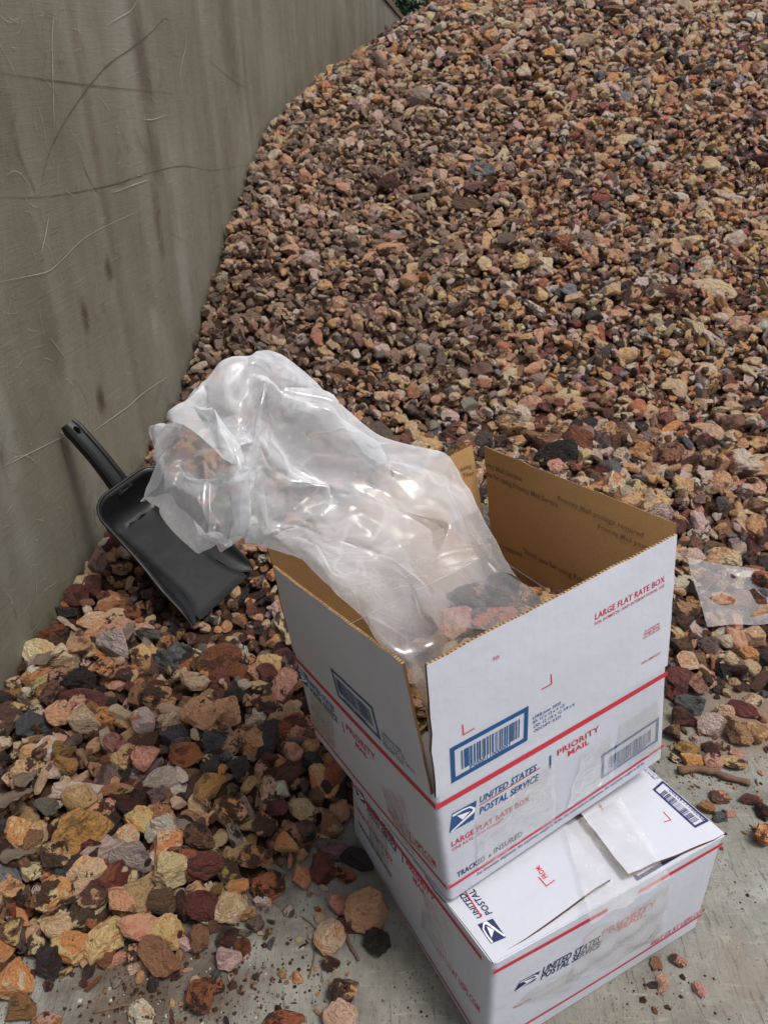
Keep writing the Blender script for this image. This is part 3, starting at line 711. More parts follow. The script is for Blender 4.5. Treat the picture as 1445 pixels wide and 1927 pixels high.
p = Print(TL); p.g = (.8, .5)
p.emblem('navy', (951.9, 1764.4), (927, 1729), (923.4, 1776.7))
p.text('navy', 'UNITED STATES', (902.9, 1727), (845, 1634), (892.5, 1732), .02, .2); p.text('navy', 'POSTAL SERVICE', (921.7, 1721), (858, 1622), (910.5, 1726), .02, .2)
p.line('red', [(906, 1726), (850, 1638)], .05)
p.text('red', 'FROM:', (1031, 1650), (1014, 1628), (1022, 1654), .014); p.line('red', [(1013, 1650.8), (1028, 1667.9), (1043.6, 1656.4)], .05)
p.build(tl_)
p = Print(TR); p.g = (.3, .5)
p.text('red', 'TO:', (1136.5, 1522.5), (1127.5, 1512), (1131, 1524), .014); p.line('red', [(1247.3, 1528), (1261.6, 1543.7), (1248.2, 1547.4)], .05)
p.box('navy', [(1226, 1480), (1254, 1476), (1331, 1547.5), (1302, 1555)], .12)
p.bars('navy', (1314, 1543), (1250, 1486), (1299, 1548), 9); p.text('navy', 'PS00011132700', (1325, 1543), (1262, 1484), (1319, 1544.5), .004)
for k in range(4): p.text('navy', ('LFRB June 2020', 'ID: 12 x 12 x 5 1/2', 'OD: 12 1/4 x 12 1/4 x 6', 'ODCUFT: 0.521')[k], (1233 + k * 5.5, 1466 - k * 1.2), (1211 + k * 5.5 - (k in (1, 2)) * 4, 1445 - k * 1.2 - (k in (1, 2)) * 4), (1228.6 + k * 5.5, 1467 - k * 1.2), .008)
p.build(tr_)
p = Print(TIN); p.line('navy', [(1193, 1646), (1198.7, 1654), (1277, 1608)], .16); p.build(tin)
p = Print(Face(LBody, 'right'))
stripe(p, 5.55, .2, .0, .46); stripe(p, 5.55, .2, .70, 1.0); stripe(p, 5.55, .2, .60, .70, 'pink'); stripe(p, .80, .14)
p.emblem('navy', (967, 1865), (1005.6, 1844.4), (977.7, 1846.4))
p.text('navy', 'UNITED STATES', (1020.2, 1829.7), (1128, 1771.7), (1020.6, 1819), .02, .3); p.text('navy', 'POSTAL SERVICE', (1016, 1843), (1130, 1780), (1016.4, 1833), .02, .3)
p.text('pink', 'PRIORITY', (1132, 1760), (1232, 1705.8), (1130, 1750), .014); p.text('pink', 'MAIL', (1163, 1751), (1213, 1724), (1161, 1742), .014)
p.text('red', 'VISIT US AT USPS.COM', (1223.6, 1776.8), (1322.4, 1718.7), (1223.6, 1769.8), .006)
p.text('red', 'Package Pickup,', (966, 1897), (1000, 1879.5), (966, 1893), .01)
p.build(lbody)
p = Print(Face(LBody, 'left'))
stripe(p, 5.55, .2, .0, .94); stripe(p, .42, .14)
p.emblem('navy', (672, 1496), (687, 1514), (668.5, 1477.2))
p.text('navy', 'UNITED STATES', (690, 1515.6), (741, 1584.9), (689, 1505.7), .02, .25); p.text('navy', 'POSTAL SERVICE', (690, 1526), (746.4, 1604.7), (689.5, 1516), .02, .25)
p.line('navy', [(757.6, 1603.5), (757.8, 1623.3)], .07)
p.text('red', 'PRIORITY', (764.5, 1624.5), (817, 1700), (763.3, 1614), .016); p.text('red', 'MAIL', (777.4, 1655.4), (800, 1689), (776, 1645), .016)
p.text('red', 'LARGE FLAT RATE BOX', (670.2, 1524.3), (739, 1620), (669.7, 1516.3), .008); p.text('navy', 'TRACKED - INSURED', (675.9, 1556), (736.5, 1646), (675.4, 1549), .014)
p.text('red', 'VISIT US AT USPS.COM', (820, 1787), (902, 1905), (819, 1776), .006)
p.build(lbody)
# ---- clear tape, laid over the boards with wrinkles
def tape(parent, S, quad, nu=14, nv=8, off=.0012, wr=.0012):
    Q = [inv(S, q) for q in quad]; V, Fc = [], []; r = random.Random(int(quad[0][0]) * 7)
    ph = [r.uniform(0, 6) for _ in range(6)]
    for j in range(nv + 1):
        for i in range(nu + 1):
            a, b = i / nu, j / nv; q = Q[0] * (1 - a) * (1 - b) + Q[1] * a * (1 - b) + Q[2] * a * b + Q[3] * (1 - a) * b
            if i in (0, nu) or j in (0, nv): q = q + np.array([r.gauss(0, .0015), r.gauss(0, .004)])
            k = abs(math.sin(a * 9 + b * 5 + ph[0])) * abs(math.sin(a * 4 - b * 7 + ph[1]))
            V.append(S(q[0], q[1], off + wr * k + r.uniform(0, .0003)))
    for j in range(nv):
        for i in range(nu): o = j * (nu + 1) + i; Fc.append((o, o + 1, o + nu + 2, o + nu + 1))
    return link('clear_tape', mesh('clear_tape', V, Fc, True), M['tape'], parent)
tape(ubody, FA, [(897, 1633), (1040, 1538), (1040, 1433), (893, 1545)], wr=.0022)
tape(ubody, FA, [(1062, 1520), (1150, 1462), (1152, 1380), (1092, 1418)], wr=.0022)
tape(ubody, FA, [(1150, 1450), (1240, 1412), (1240, 1312), (1165, 1362)], wr=.001)
tape(ubody, FLf, [(592, 1370), (634, 1408), (628, 1340), (586, 1300)], wr=.0015); tape(ubody, FLf, [(748, 1560), (782, 1612), (762, 1500), (720, 1480)], wr=.0012)
tape(lbody, Face(LBody, 'left'), [(700, 1590), (735, 1645), (730, 1575), (692, 1512)]); tape(lbody, Face(LBody, 'left'), [(795, 1740), (850, 1830), (850, 1740), (800, 1680)])
tape(lbody, Face(LBody, 'right'), [(1060, 1850), (1240, 1760), (1262, 1660), (1104, 1752)], 20, 12, wr=.0035)
tape(lbody, Face(LBody, 'right'), [(960, 1895), (1070, 1860), (1085, 1818), (1000, 1858)])
tape(lb, Patch(at(1090, 1735, .166), at(1265, 1640, .166), at(1140, 1480, .172), at(1000, 1560, .172)), [(1112, 1742), (1262, 1655), (1165, 1500), (1060, 1560)], 18, 16, .0, .004)
# contents: knock rocks kept out of the boxes' footprints
def in_poly(x, y, P):
    c = False
    for i in range(len(P)):
        a, b = P[i], P[i - 1]
        if (a[1] > y) != (b[1] > y) and x < (b[0] - a[0]) * (y - a[1]) / (b[1] - a[1]) + a[0]: c = not c
    return c
FOOT = [L[k][:2] for k in ('n0', 'r0', 'f0', 'l0')]
_fc = sum(FOOT) / 4; FOOT = [_fc + (p_ - _fc) * 1.07 for p_ in FOOT]
FOOT2 = [U[k][:2] for k in ('n0', 'r0', 'f0', 'l0')]; _fc2 = sum(FOOT2) / 4; FOOT2 = [_fc2 + (p_ - _fc2) * 1.05 for p_ in FOOT2]

# ------------------------------------------------------------------ the clear bag: a loose tube shaped through the photo's outline, then settled as cloth
import time; _t0=time.time()
RG=[ # A, dA, B, dB, thick, (near side shift px)
((806,1420),.83,(1010,1230),.96,.085,0),
((800,1340),.81,(1030,1170),.96,.10,0),
((764,1262),.79,(1012,1120),.97,.10,0),
((700,1192),.80,(962,1066),1.0,.10,0),
((628,1122),.86,(908,985),1.01,.09,0),
((556,1062),.91,(884,915),1.0,.066,0),
((500,1032),.95,(835,856),.98,.052,0),
((478,1022),.96,(715,815),.95,.046,10),
((460,1018),.95,(600,728),.93,.044,20),
((446,1016),.93,(500,655),.91,.044,30),
((432,1016),.91,(452,672),.89,.048,40),
((415,1024),.90,(400,715),.88,.060,55),
((392,1030),.89,(345,748),.87,.065,70),
((372,1026),.885,(318,775),.865,.065,80)]
NR,NTH=120,132
NM,NC=15,14; NJ=np.random.default_rng(21).uniform(-1,1,(NC,NM+1,2))*np.array([.30,.20])
NJ[:,:,1]-=.03
NJ[1::2,:,1]-=.10
def P3(p,d): return CAM+ray(*p)*d
def ringpts(t):
    x=t*(len(RG)-1); i=min(int(x),len(RG)-2); f=x-i
    def cr(get):
        p=[np.array(get(RG[min(max(k,0),len(RG)-1)]),float) for k in (i-1,i,i+1,i+2)]
        return .5*((2*p[1])+(-p[0]+p[2])*f+(2*p[0]-5*p[1]+4*p[2]-p[3])*f*f+(-p[0]+3*p[1]-3*p[2]+p[3])*f**3)
    A=P3(cr(lambda r:r[0]),float(cr(lambda r:r[1]))); B=P3(cr(lambda r:r[2]),float(cr(lambda r:r[3])))
    th=float(cr(lambda r:r[4])); sh=float(cr(lambda r:r[5]))
    c=(A+B)/2; e=(B-A)/2; view=(c-CAM)/np.linalg.norm(c-CAM)
    T=-view*th+RT*(sh/F_PX*.9)
    out=[]; u_=t*NM; m=min(int(u_),NM-1); f_=u_-m; ampl=min(1,max(0,(t-.10)/.15))*(1+.9*max(0,(t-.72)/.28))
    for k in range(NTH):
        x_=k/NTH*NC; j_=int(x_); g_=x_-j_
        def corner(jj,mm):
            jj%=NC; w=2*PI*jj/NC+NJ[jj,mm,0]*ampl*(0 if jj in (0,NC//2) else 1); rr=1+NJ[jj,mm,1]*ampl*(.35 if jj in (0,NC//2) else 1)
            return np.array([math.cos(w)*rr,math.sin(w)*rr])
        P00,P10,P01,P11=corner(j_,m),corner(j_+1,m),corner(j_,m+1),corner(j_+1,m+1)
        if (m+j_)%2: q=P00+(P10-P00)*g_+(P11-P10)*f_ if g_>=f_ else P00+(P11-P01)*g_+(P01-P00)*f_
        else: q=P00+(P10-P00)*g_+(P01-P00)*f_ if g_+f_<=1 else P11+(P01-P11)*(1-g_)+(P10-P11)*(1-f_)
        out.append(c+e*q[0]+T*q[1])
    return out
V=[];Fc=[]
for r in range(NR+1): V+=ringpts(r/NR)
for r in range(NR):
    for k in range(NTH): Fc.append((r*NTH+k,r*NTH+(k+1)%NTH,(r+1)*NTH+(k+1)%NTH,(r+1)*NTH+k))
def clampbox(P,soft=1):
    q=P-U['n1']; S3=.311; a=q@e1_/S3; b=q@e2_/S3; h=q@uup_
    if h<.32:
        lo=.06; hi=.93
        a2=min(max(a,lo if h<.15 else -.06),hi); b2=min(max(b,lo+.02),hi); kk=min(1,max(0,(.32-h)/.22)); kk=kk*kk*(3-2*kk); a2=min(max(a,-.06+(lo+.06)*min(1,max(0,(.18-h)/.08))),hi); a2=a+(a2-a)*kk; b2=b+(b2-b)*kk
        P=P+e1_*(a2-a)*S3+e2_*(b2-b)*S3
    return P
e1_=U['r1']-U['n1']; e1_/=np.linalg.norm(e1_); e2_=U['l1']-U['n1']; e2_/=np.linalg.norm(e2_); uup_=U['n1']-U['n0']; uup_/=np.linalg.norm(uup_)
V=[clampbox(v) if i//NTH<50 else v for i,v in enumerate(V)]
V=np.array([clampbox(v) if i//NTH<50 else v for i,v in enumerate(V)])
me=mesh('plastic_bag',V,Fc); m2=me; bag=link('plastic_bag',me,M['film'])
NN_=[v.normal.copy() for v in m2.vertices]
def tri_(x): return abs((x%1.0)-.5)*4-1
def vee(x,w): # one narrow raised crease at integer x
    d=abs((x+.5)%1.0-.5); return max(0.0,1-d/w)
for i,v in enumerate(m2.vertices):
    r_=i//NTH; th_=(i%NTH)/NTH; s_=r_/NR; p_=v.co
    w1=noise.noise(p_*3.0+Vector((3,1,7))); w2=noise.noise(p_*4.0+Vector((9,4,2))); w3=noise.noise(p_*9+Vector((1,4,2))); w4=noise.noise(p_*6+Vector((5,4,8)))
    a_=.5+.5*math.cos(2*PI*th_)
    h_=.0050*tri_(th_*3+s_*.6+w1*.6)+.0034*tri_(th_*7-s_*1.1+w2*.8+.3)
    h_+=.0030*tri_(s_*1.9+math.sin(2*PI*th_)*.5+w2*.7+.2)
    h_+=.0030*tri_(th_*11+s_*3.0+w1*2)*max(0,min(1,w4*3+.3))
    h_+=.0036*tri_(s_*5.5-th_*4+w1*1.4)*max(0,min(1,(s_-.5)*4))
    h_+=.0022*vee(th_*6+s_*2.5+w4*1.5,.05)+.0026*vee(th_*4-s_*4+w2*2,.045)+.0020*vee(th_*9+s_*1.2+w2*2.6,.06)
    h_+=.0008*w3
    h_+=-.002*min(1,s_*2)
    k_=min(1,max(0,(r_-7)/14)); v.co=p_+NN_[i]*h_*k_
    if s_>.93: v.co=v.co+NN_[i]*(s_-.93)*.22*(w4+.3)+.0*w3*NN_[i]+NN_[i]*.010*w3*(s_-.93)/.07
C_=np.array([v.co[:] for v in m2.vertices])

for i in range(len(C_)):
    if i//NTH<50:
        q=C_[i]-U['n1']; a=q@e1_/.311; b=q@e2_/.311; h=q@uup_
        ka=min(1,max(0,(.175-h)/.07)); kb=min(1,max(0,(.27-h)/.13)); ka=ka*ka*(3-2*ka); kb=kb*kb*(3-2*kb); C_[i]+=e1_*(max(a,.03)-a)*.311*ka+e2_*(max(b,.035)-b)*.311*kb
for v,c in zip(m2.vertices,C_): v.co=c
m2.polygons.foreach_set('use_smooth',[True]*len(m2.polygons))
m2.set_sharp_from_angle(angle=math.radians(24))
_mk=m2.attributes.new('milk','FLOAT','POINT'); _mk.data.foreach_set('value',[.3+.7*min(1,max(0,(i//NTH-25)/22))+.3*min(1,max(0,(i//NTH-50)/20)) for i in range(len(m2.vertices))])
_s=bag.modifiers.new('smooth','SUBSURF'); _s.levels=1; _s.render_levels=1
tag(bag,'crumpled clear plastic bag spilling up out of the open box toward the scoop','plastic bag')
print('bag settled in',round(time.time()-_t0,1))

# ------------------------------------------------------------------ the black scoop leaning on the wall
scoop = empty('hand_scoop', (-.33, 1.15, .10)); tag(scoop, 'black plastic hand scoop lying on the rocks with its handle against the wall', 'scoop')
SB = np.array([-.530, 1.308, .200]); ST = np.array([-.330, 1.150, .102]); SLt = np.array([.075, .153, .030]); SLt /= np.linalg.norm(SLt)
SA = ST - SB; SLen = np.linalg.norm(SA); SA /= SLen; SLt -= SA * (SLt @ SA) * .45; SLt /= np.linalg.norm(SLt); SN = np.cross(SA, SLt); SWd = .166
def sc(a, b, h): return SB + SA * a + SLt * b + SN * h
NT_ = 46
def outline(t, inset):      # t 0..1 from the left lip tip, round the back, to the right lip tip
    r = .042; Ls = SLen - r; Wb = SWd - 2 * r; q = PI * r / 2; tot = 2 * Ls + Wb + 2 * q; s = t * tot
    if s < Ls: p, n = (SLen - s, 0), (0, 1)
    elif s < Ls + q: w = (s - Ls) / r; p = (r - r * math.sin(w), r - r * math.cos(w)); n = (math.sin(w), math.cos(w))
    elif s < Ls + q + Wb: p, n = (0, r + s - Ls - q), (1, 0)
    elif s < Ls + 2 * q + Wb: w = (s - Ls - q - Wb) / r; p = (r - r * math.cos(w), SWd - r + r * math.sin(w)); n = (math.cos(w), -math.sin(w))
    else: p, n = (r + s - Ls - 2 * q - Wb, SWd), (0, -1)
    return (p[0] + n[0] * inset, p[1] + n[1] * inset)
def wallh(a): k = max(0, 1 - a / SLen); return .072 * (k ** .62) * (1 - .25 * math.exp(-((k - .25) / .16) ** 2))
V, Fc = [], []
prof = [(.0, 1.0), (.003, .84), (.006, .66), (.0095, .48), (.014, .32), (.020, .18), (.027, .07), (.036, 0.0)]
for (ins, hk) in prof:
    for i in range(NT_ + 1):
        a, b = outline(i / NT_, 0); k = min(1, .25 + max(0, 1 - a / SLen) * 4); a2, b2 = outline(i / NT_, ins * k)
        V.append(sc(a2, b2, wallh(a2) * hk))
NP = len(prof); row = lambda k, i: k * (NT_ + 1) + i
for k in range(NP - 1):
    for i in range(NT_): Fc.append((row(k, i), row(k, i + 1), row(k + 1, i + 1), row(k + 1, i)))
h2 = NT_ // 2; NB = 8; base0 = len(V); idx = {}
for i in range(h2 + 1):
    A_, B2 = np.array(V[row(NP - 1, i)]), np.array(V[row(NP - 1, NT_ - i)])
    for j in range(NB + 1):
        if j == 0: idx[i, j] = row(NP - 1, i)
        elif j == NB or i == h2: idx[i, j] = row(NP - 1, NT_ - i)
        else:
            idx[i, j] = len(V); t = j / NB; V.append(A_ * (1 - t) + B2 * t - SN * .0)
for i in range(h2):
    for j in range(NB):
        f = [idx[i, j], idx[i, j + 1], idx[i + 1, j + 1], idx[i + 1, j]]; g2 = []
        for q in f:
            if q not in g2: g2.append(q)
        if len(g2) > 2: Fc.append(tuple(g2))
sb = link('scoop_bowl', mesh('scoop_bowl', V, Fc, True), M['black'], scoop)
m_ = sb.modifiers.new('thickness', 'SOLIDIFY'); m_.thickness = .0032; m_.offset = -1; m_.use_rim = True
m_ = sb.modifiers.new('round', 'BEVEL'); m_.width = .001; m_.segments = 2; m_.limit_method = 'ANGLE'
# rolled rim bead
rim = [np.array(sc(*outline(i / NT_, -.001), wallh(outline(i / NT_, 0)[0]))) for i in range(NT_ + 1)]
def tube(name, pts, rad, mat, parent, n=8, smooth=True, cap=True):
    V, Fc = [], []; pts = np.array(pts, float); T = np.gradient(pts, axis=0); T /= np.linalg.norm(T, axis=1)[:, None] + 1e-9
    rad = rad if hasattr(rad, '__len__') else [rad] * len(pts); up = np.array([.13, .21, .97])
    for p, t, r in zip(pts, T, rad):
        a = np.cross(t, up); a /= np.linalg.norm(a) + 1e-9; b = np.cross(t, a)
        for k in range(n): w = 2 * PI * k / n; V.append(p + (a * math.cos(w) + b * math.sin(w)) * r)
    for i in range(len(pts) - 1):
        for k in range(n): Fc.append((i * n + k, i * n + (k + 1) % n, (i + 1) * n + (k + 1) % n, (i + 1) * n + k))
    Fc.append(tuple(range(n))[::-1]); Fc.append(tuple((len(pts) - 1) * n + k for k in range(n)))
    return link(name, mesh(name, V, Fc, smooth), mat, parent)
tube('rim_bead', rim, [.0024 * min(1, .35 + i / 6, .35 + (NT_ - i) / 6) for i in range(NT_ + 1)], M['black'], scoop)
# handle: a channel with rounded shoulders and a hanging hole
H0 = sc(.004, SWd * .5, .052); H1 = WALLP = np.array([-.5525, 1.3760, .387])
print('scoop px', px(H0).round(0), px(H1).round(0), px(SB).round(0), px(sc(0, SWd, 0)).round(0), px(ST).round(0), px(sc(SLen, SWd, 0)).round(0), px(sc(0, SWd, .066)).round(0))
HD = H1 - H0; HL = np.linalg.norm(HD); HD /= HL; HS = SLt - HD * (SLt @ HD); HS /= np.linalg.norm(HS); HN = np.cross(HS, HD)
if HN @ (CAM - H0) < 0: HN = -HN
prof = [(-.0150, -.010), (-.0165, -.002), (-.0150, .006), (-.0110, .0095), (-.0080, .0088), (-.0055, .0060), (.0055, .0060), (.0080, .0088), (.0110, .0095), (.0150, .006), (.0165, -.002), (.0150, -.010)]
V, Fc = [], []; NS = 12
for i in range(NS + 1):
    t = i / NS; c = H0 + HD * (HL * t) + HN * (.006 * math.sin(PI * t)); k = 1.0 + .22 * (1 - t) ** 3 - (.25 if i == NS else 0) + .05 * t
    kk = k if i < NS else .88
    for (x, y) in prof: V.append(c + HS * x * kk + HN * y * (kk if i < NS else .7))
n = len(prof)
for i in range(NS):
    for k in range(n): Fc.append((i * n + k, i * n + (k + 1) % n, (i + 1) * n + (k + 1) % n, (i + 1) * n + k))
Fc.append(tuple(range(n))[::-1]); Fc.append(tuple(NS * n + k for k in range(n)))
hm = mesh('handle', V, Fc, True); bm = bmesh.new(); bm.from_mesh(hm); bmesh.ops.recalc_face_normals(bm, faces=bm.faces); bm.to_mesh(hm); bm.free()
hm.set_sharp_from_angle(angle=math.radians(35)); ho = link('handle', hm, M['black'], scoop)
cb = bmesh.new(); bmesh.ops.create_cone(cb, cap_ends=True, segments=20, radius1=.0058, radius2=.0058, depth=.08); cm_ = bpy.data.meshes.new('cut'); cb.to_mesh(cm_); cb.free()
cut = bpy.data.objects.new('cut', cm_); COL.objects.link(cut); hc = H0 + HD * (HL * .88)
cut.matrix_world = Matrix(((HS[0] * .9, HD[0] * 1.4, HN[0], hc[0]), (HS[1] * .9, HD[1] * 1.4, HN[1], hc[1]), (HS[2] * .9, HD[2] * 1.4, HN[2], hc[2]), (0, 0, 0, 1)))
bo = ho.modifiers.new('hole', 'BOOLEAN'); bo.object = cut; bo.operation = 'DIFFERENCE'
bpy.context.view_layer.update(); dg = bpy.context.evaluated_depsgraph_get()
nm_ = bpy.data.meshes.new_from_object(ho.evaluated_get(dg)); ho.modifiers.clear(); ho.data = nm_; nm_.name = 'handle'; bpy.data.objects.remove(cut)

# ------------------------------------------------------------------ the rocks one can pick out
HERO = [  # photo centre x, y, width, height px, angle, colour, description
(144,1115,44,40,20,'M','block with pale veins'),(124,1151,48,26,0,'K','charred splinter against the wall'),(178,1160,60,32,10,'C','wedge'),(249,1147,28,32,50,'R','pebble'),(287,1190,56,32,5,'G','slab below the scoop'),
(262,1229,50,36,-30,'Y','chunk'),(195,1254,46,46,40,'O','knobbly rock with dark streaks'),(150,1276,60,38,0,'K','lump'),(142,1207,54,50,30,'T','craggy rock by the wall'),(363,1278,66,36,0,'C','smooth-faced rock'),
(296,1308,70,46,5,'Y','blocky rock'),(264,1351,48,52,20,'W','rounded rock'),(159,1345,50,62,60,'C','rock with orange patches'),(116,1334,50,46,0,'T','rust-tinted rock beside the wall'),(380,1342,72,54,-30,'T','ridged rock'),
(429,1327,54,64,40,'T','flat-faced rock'),(95,1300,40,44,0,'B','rock tight against the wall'),(210,1396,46,42,10,'P','angular rock'),(399,1388,60,38,0,'S','flat rock'),(275,1418,52,48,20,'P','orange-pink rock'),
(350,1418,62,38,5,'R','glossy dark rock'),(393,1475,60,46,25,'Q','boulder-like rock'),(116,1486,54,30,0,'L','fragment on a dark rock'),(88,1514,54,34,0,'G','weathered rock'),(36,1555,50,62,30,'O','tall rock'),
(99,1594,54,72,55,'T','long rock with ribs'),(245,1508,30,82,60,'M','long upright splinter'),(294,1493,38,38,0,'V','pebble'),(307,1551,62,54,-25,'W','rock with maroon crust'),(266,1532,44,60,55,'Y','fibrous rock'),
(382,1613,62,84,70,'M','large blocky rock, the darkest red of the heap'),(318,1632,78,58,25,'C','large pale rock'),(223,1690,52,68,75,'T','upright slab-like rock'),(103,1677,68,58,20,'O','layered rock'),(174,1675,54,54,0,'D','mottled rock'),
(258,1739,86,50,15,'P','long reddish-pink rock at the toe of the heap'),(133,1776,64,76,70,'O','rock with a white face'),(88,1802,62,56,0,'K','speckled rock'),(28,1834,66,74,30,'O','big rock at the picture edge'),(170,1802,32,30,0,'Y','small rock'),
(303,1789,62,80,60,'B','oval rock on the soil'),(309,1686,58,52,20,'B','rock with tan streaks'),(384,1699,50,60,60,'M','rock with a pink cut face'),(371,1761,44,44,0,'B','round rock'),(423,1797,60,42,15,'L','flat triangular rock'),
(382,1864,58,54,30,'R','rusty rock'),(268,1906,44,48,40,'W','rock with an orange tip'),(84,1922,60,40,0,'O','rust-coloured rock at the bottom edge'),(38,1892,62,44,10,'Q','rock at the left edge'),(26,1752,66,60,20,'D','rock near the left edge'),
(21,1662,48,36,0,'T','rock at the left edge'),(165,1589,62,44,10,'M','rock dotted with cream'),(240,1570,44,40,0,'C','flattish rock'),(450,1440,44,40,0,'K','glassy rock'),(440,1395,48,40,0,'T','rock'),
(504,1657,60,48,15,'R','flat rounded rock on bare concrete'),(451,1660,50,38,30,'O','tan-orange rock'),(490,1693,42,26,-20,'W','white rock with a black side'),(563,1646,38,46,40,'O','rock standing alone on concrete'),(605,1630,48,52,30,'M','rock with a cream lump'),
(620,1629,30,20,20,'W','oval pebble'),(666,1608,48,70,60,'K','long flat slate touching the lower box'),(627,1592,42,70,60,'V','long slab beside the black slate'),(648,1645,26,40,60,'R','splinter'),(481,1734,34,28,0,'V','two-tone rock'),
(696,1700,76,74,-50,'T','big flat tan rock beside the lower box'),(641,1695,36,44,60,'P','rock with a maroon end'),(662,1732,34,52,60,'M','oval rock under the big tan one'),(620,1760,58,58,0,'C','rock with an orange core'),(705,1768,56,46,0,'K','rock with an ochre side'),
(618,1808,42,26,0,'B','crumpled bark-like flake'),(649,1858,54,48,20,'D','banded cream and black rock'),(643,1910,60,50,40,'C','large pale rock at the bottom edge'),(532,1918,80,40,0,'R','rust-red rock at the bottom edge'),(559,1838,22,22,0,'O','small round rock'),
(537,1581,42,56,60,'O','rock with a pink foot'),(498,1545,46,40,0,'Y','rock'),(472,1600,56,50,20,'D','rock with orange spots'),(428,1632,40,50,50,'D','craggy rock'),(463,1716,38,26,0,'T','rock with a shiny face'),(430,1755,44,40,10,'M','red and white rock'),
(456,1776,30,36,20,'R','rock'),(406,1850,30,40,60,'R','narrow rock'),(353,1775,26,40,60,'L','pink splinter'),(575,1555,36,34,0,'V','blocky pebble'),(570,1520,44,56,60,'C','knobbly pale rock'),(516,1510,40,50,50,'M','dark rock'),
(548,1410,44,42,10,'P','smooth flat rock right of the heap centre'),(585,1430,44,36,0,'K','lumpy rock by the open box'),(590,1495,40,36,0,'Q','rock'),(640,1520,40,40,0,'T','rock tucked against the lower box'),
(1313,1279,38,40,0,'P','rose-pink rock'),(1296,1242,46,36,20,'C','rock with a crystalline face'),(1303,1320,60,36,-25,'S','flat olive-grey rock'),(1341,1362,52,42,10,'L','cream-pink rock'),(1362,1338,40,28,15,'C','rock'),
(1384,1372,58,50,40,'T','rust-spotted rock'),(1420,1370,42,42,20,'T','ridged rock'),(1397,1333,58,24,-35,'M','long splinter'),(1414,1318,44,30,0,'C','layered rock'),(1284,1346,50,34,0,'M','rock beside the open box'),
(1268,1375,40,32,0,'B','rock at the box corner'),(1293,1406,48,26,-5,'Q','flat oval rock'),(1376,1427,52,30,-20,'Y','long pointed rock'),(1341,1430,34,28,10,'P','salmon block'),(1299,1428,42,28,-15,'O','rock above the stick'),
(1335,1403,30,36,60,'M','dark flake'),(1353,1495,34,28,-10,'D','rock on bare concrete'),(1412,1500,40,26,5,'M','flat block'),(1436,1526,30,36,10,'M','flat rock at the right edge'),(1431,1568,42,38,10,'O','fibrous rock at the right edge'),
(1353,1537,28,20,0,'S','small dark rock'),(1372,1529,22,16,10,'P','small red rock'),(1326,1514,32,34,50,'O','orange chip'),(1407,1229,38,38,0,'O','cluster-like rock'),(1414,1193,42,34,10,'C','rounded rock'),
(1434,1233,34,32,0,'K','rock at the right edge'),(1236,1809,27,28,0,'B','small rock in front of the taped box'),(1276,1803,22,28,60,'P','small upright chip'),(1246,1848,30,38,-55,'T','long pointed chip in front of the taped box'),(1229,1854,24,13,0,'K','small smooth pebble'),
(1313,1860,26,26,0,'P','angular chip alone on the concrete'),(1230,1899,12,16,0,'R','tiny chip'),(1288,1165,36,30,0,'B','rock near the loose film'),(1302,1045,46,28,0,'L','flat rock above the loose film'),(1345,1048,44,26,0,'T','rusty rock above the loose film'),
]
SIZEW = lambda w: 'small' if w < 34 else ('medium' if w < 54 else 'large')
ROCKS = []      # (obj-ready tuples) for hero + random near rocks
def rot_from(yaw, tilt, td):
    return Euler((tilt * math.cos(td), tilt * math.sin(td), yaw), 'XYZ')
LAST = [None]
def place_rock(P, s, yaw, tilt, td, mi, col, label, name='rock'):
    o = bpy.data.objects.new(name, HIGH[mi % len(HIGH)]); COL.objects.link(o)
    o.location = P; o.rotation_euler = rot_from(yaw, tilt, td); o.scale = s
    A, B = tints(col, random, 1.0, 1.7); o['tint_a'] = A[:3]; o['tint_b'] = B[:3]; o['seed'] = float(random.uniform(0, 90))
    LAST[0] = o
    if label: tag(o, label, 'rock', 'loose petrified-wood rocks')
    return o
heroes = []
for i, (x, y, w, h, ang, col, desc) in enumerate(HERO):
    P = hit(x, y, .010); d = (P - CAM) @ FWD; m = d / F_PX; a, b = w * m / 2 * 1.08, h * m / 2 * 1.22
    zh = min(a, b) * random.uniform(.8, 1.0)
    P = hit(x, y + h * .12, zh * .75)
    heroes.append((x, y, P, max(a, b), col, desc, (a, b, zh), ang))
HP = np.array([h[2] for h in heroes]); HR = np.array([h[3] for h in heroes])
usedlab = set()
for i, (x, y, P, r, col, desc, s, ang) in enumerate(heroes):
    lab = f"{PAL[col][2]} {desc}"
    if desc in ('rock', 'pebble', 'chunk', 'lump', 'wedge', 'ridged rock', 'layered rock', 'small rock', 'angular rock', 'splinter', 'dark rock', 'round rock', 'flat rock', 'small round rock'):
        d2 = np.linalg.norm(HP - P, axis=1) + (HR < .02) * .3; d2[i] = 9; j = int(d2.argmin()); lab += f", next to the {PAL[heroes[j][4]][2]} {heroes[j][5]}"
    lab = ' '.join(lab.split()[:16]); 
    if len(lab.split()) < 4: lab += ' in the loose heap'
    place_rock(P, s, math.radians(ang) * .9 + random.gauss(0, .1), random.gauss(0, .10), random.uniform(0, 6), i * 7 + 3, col, lab)

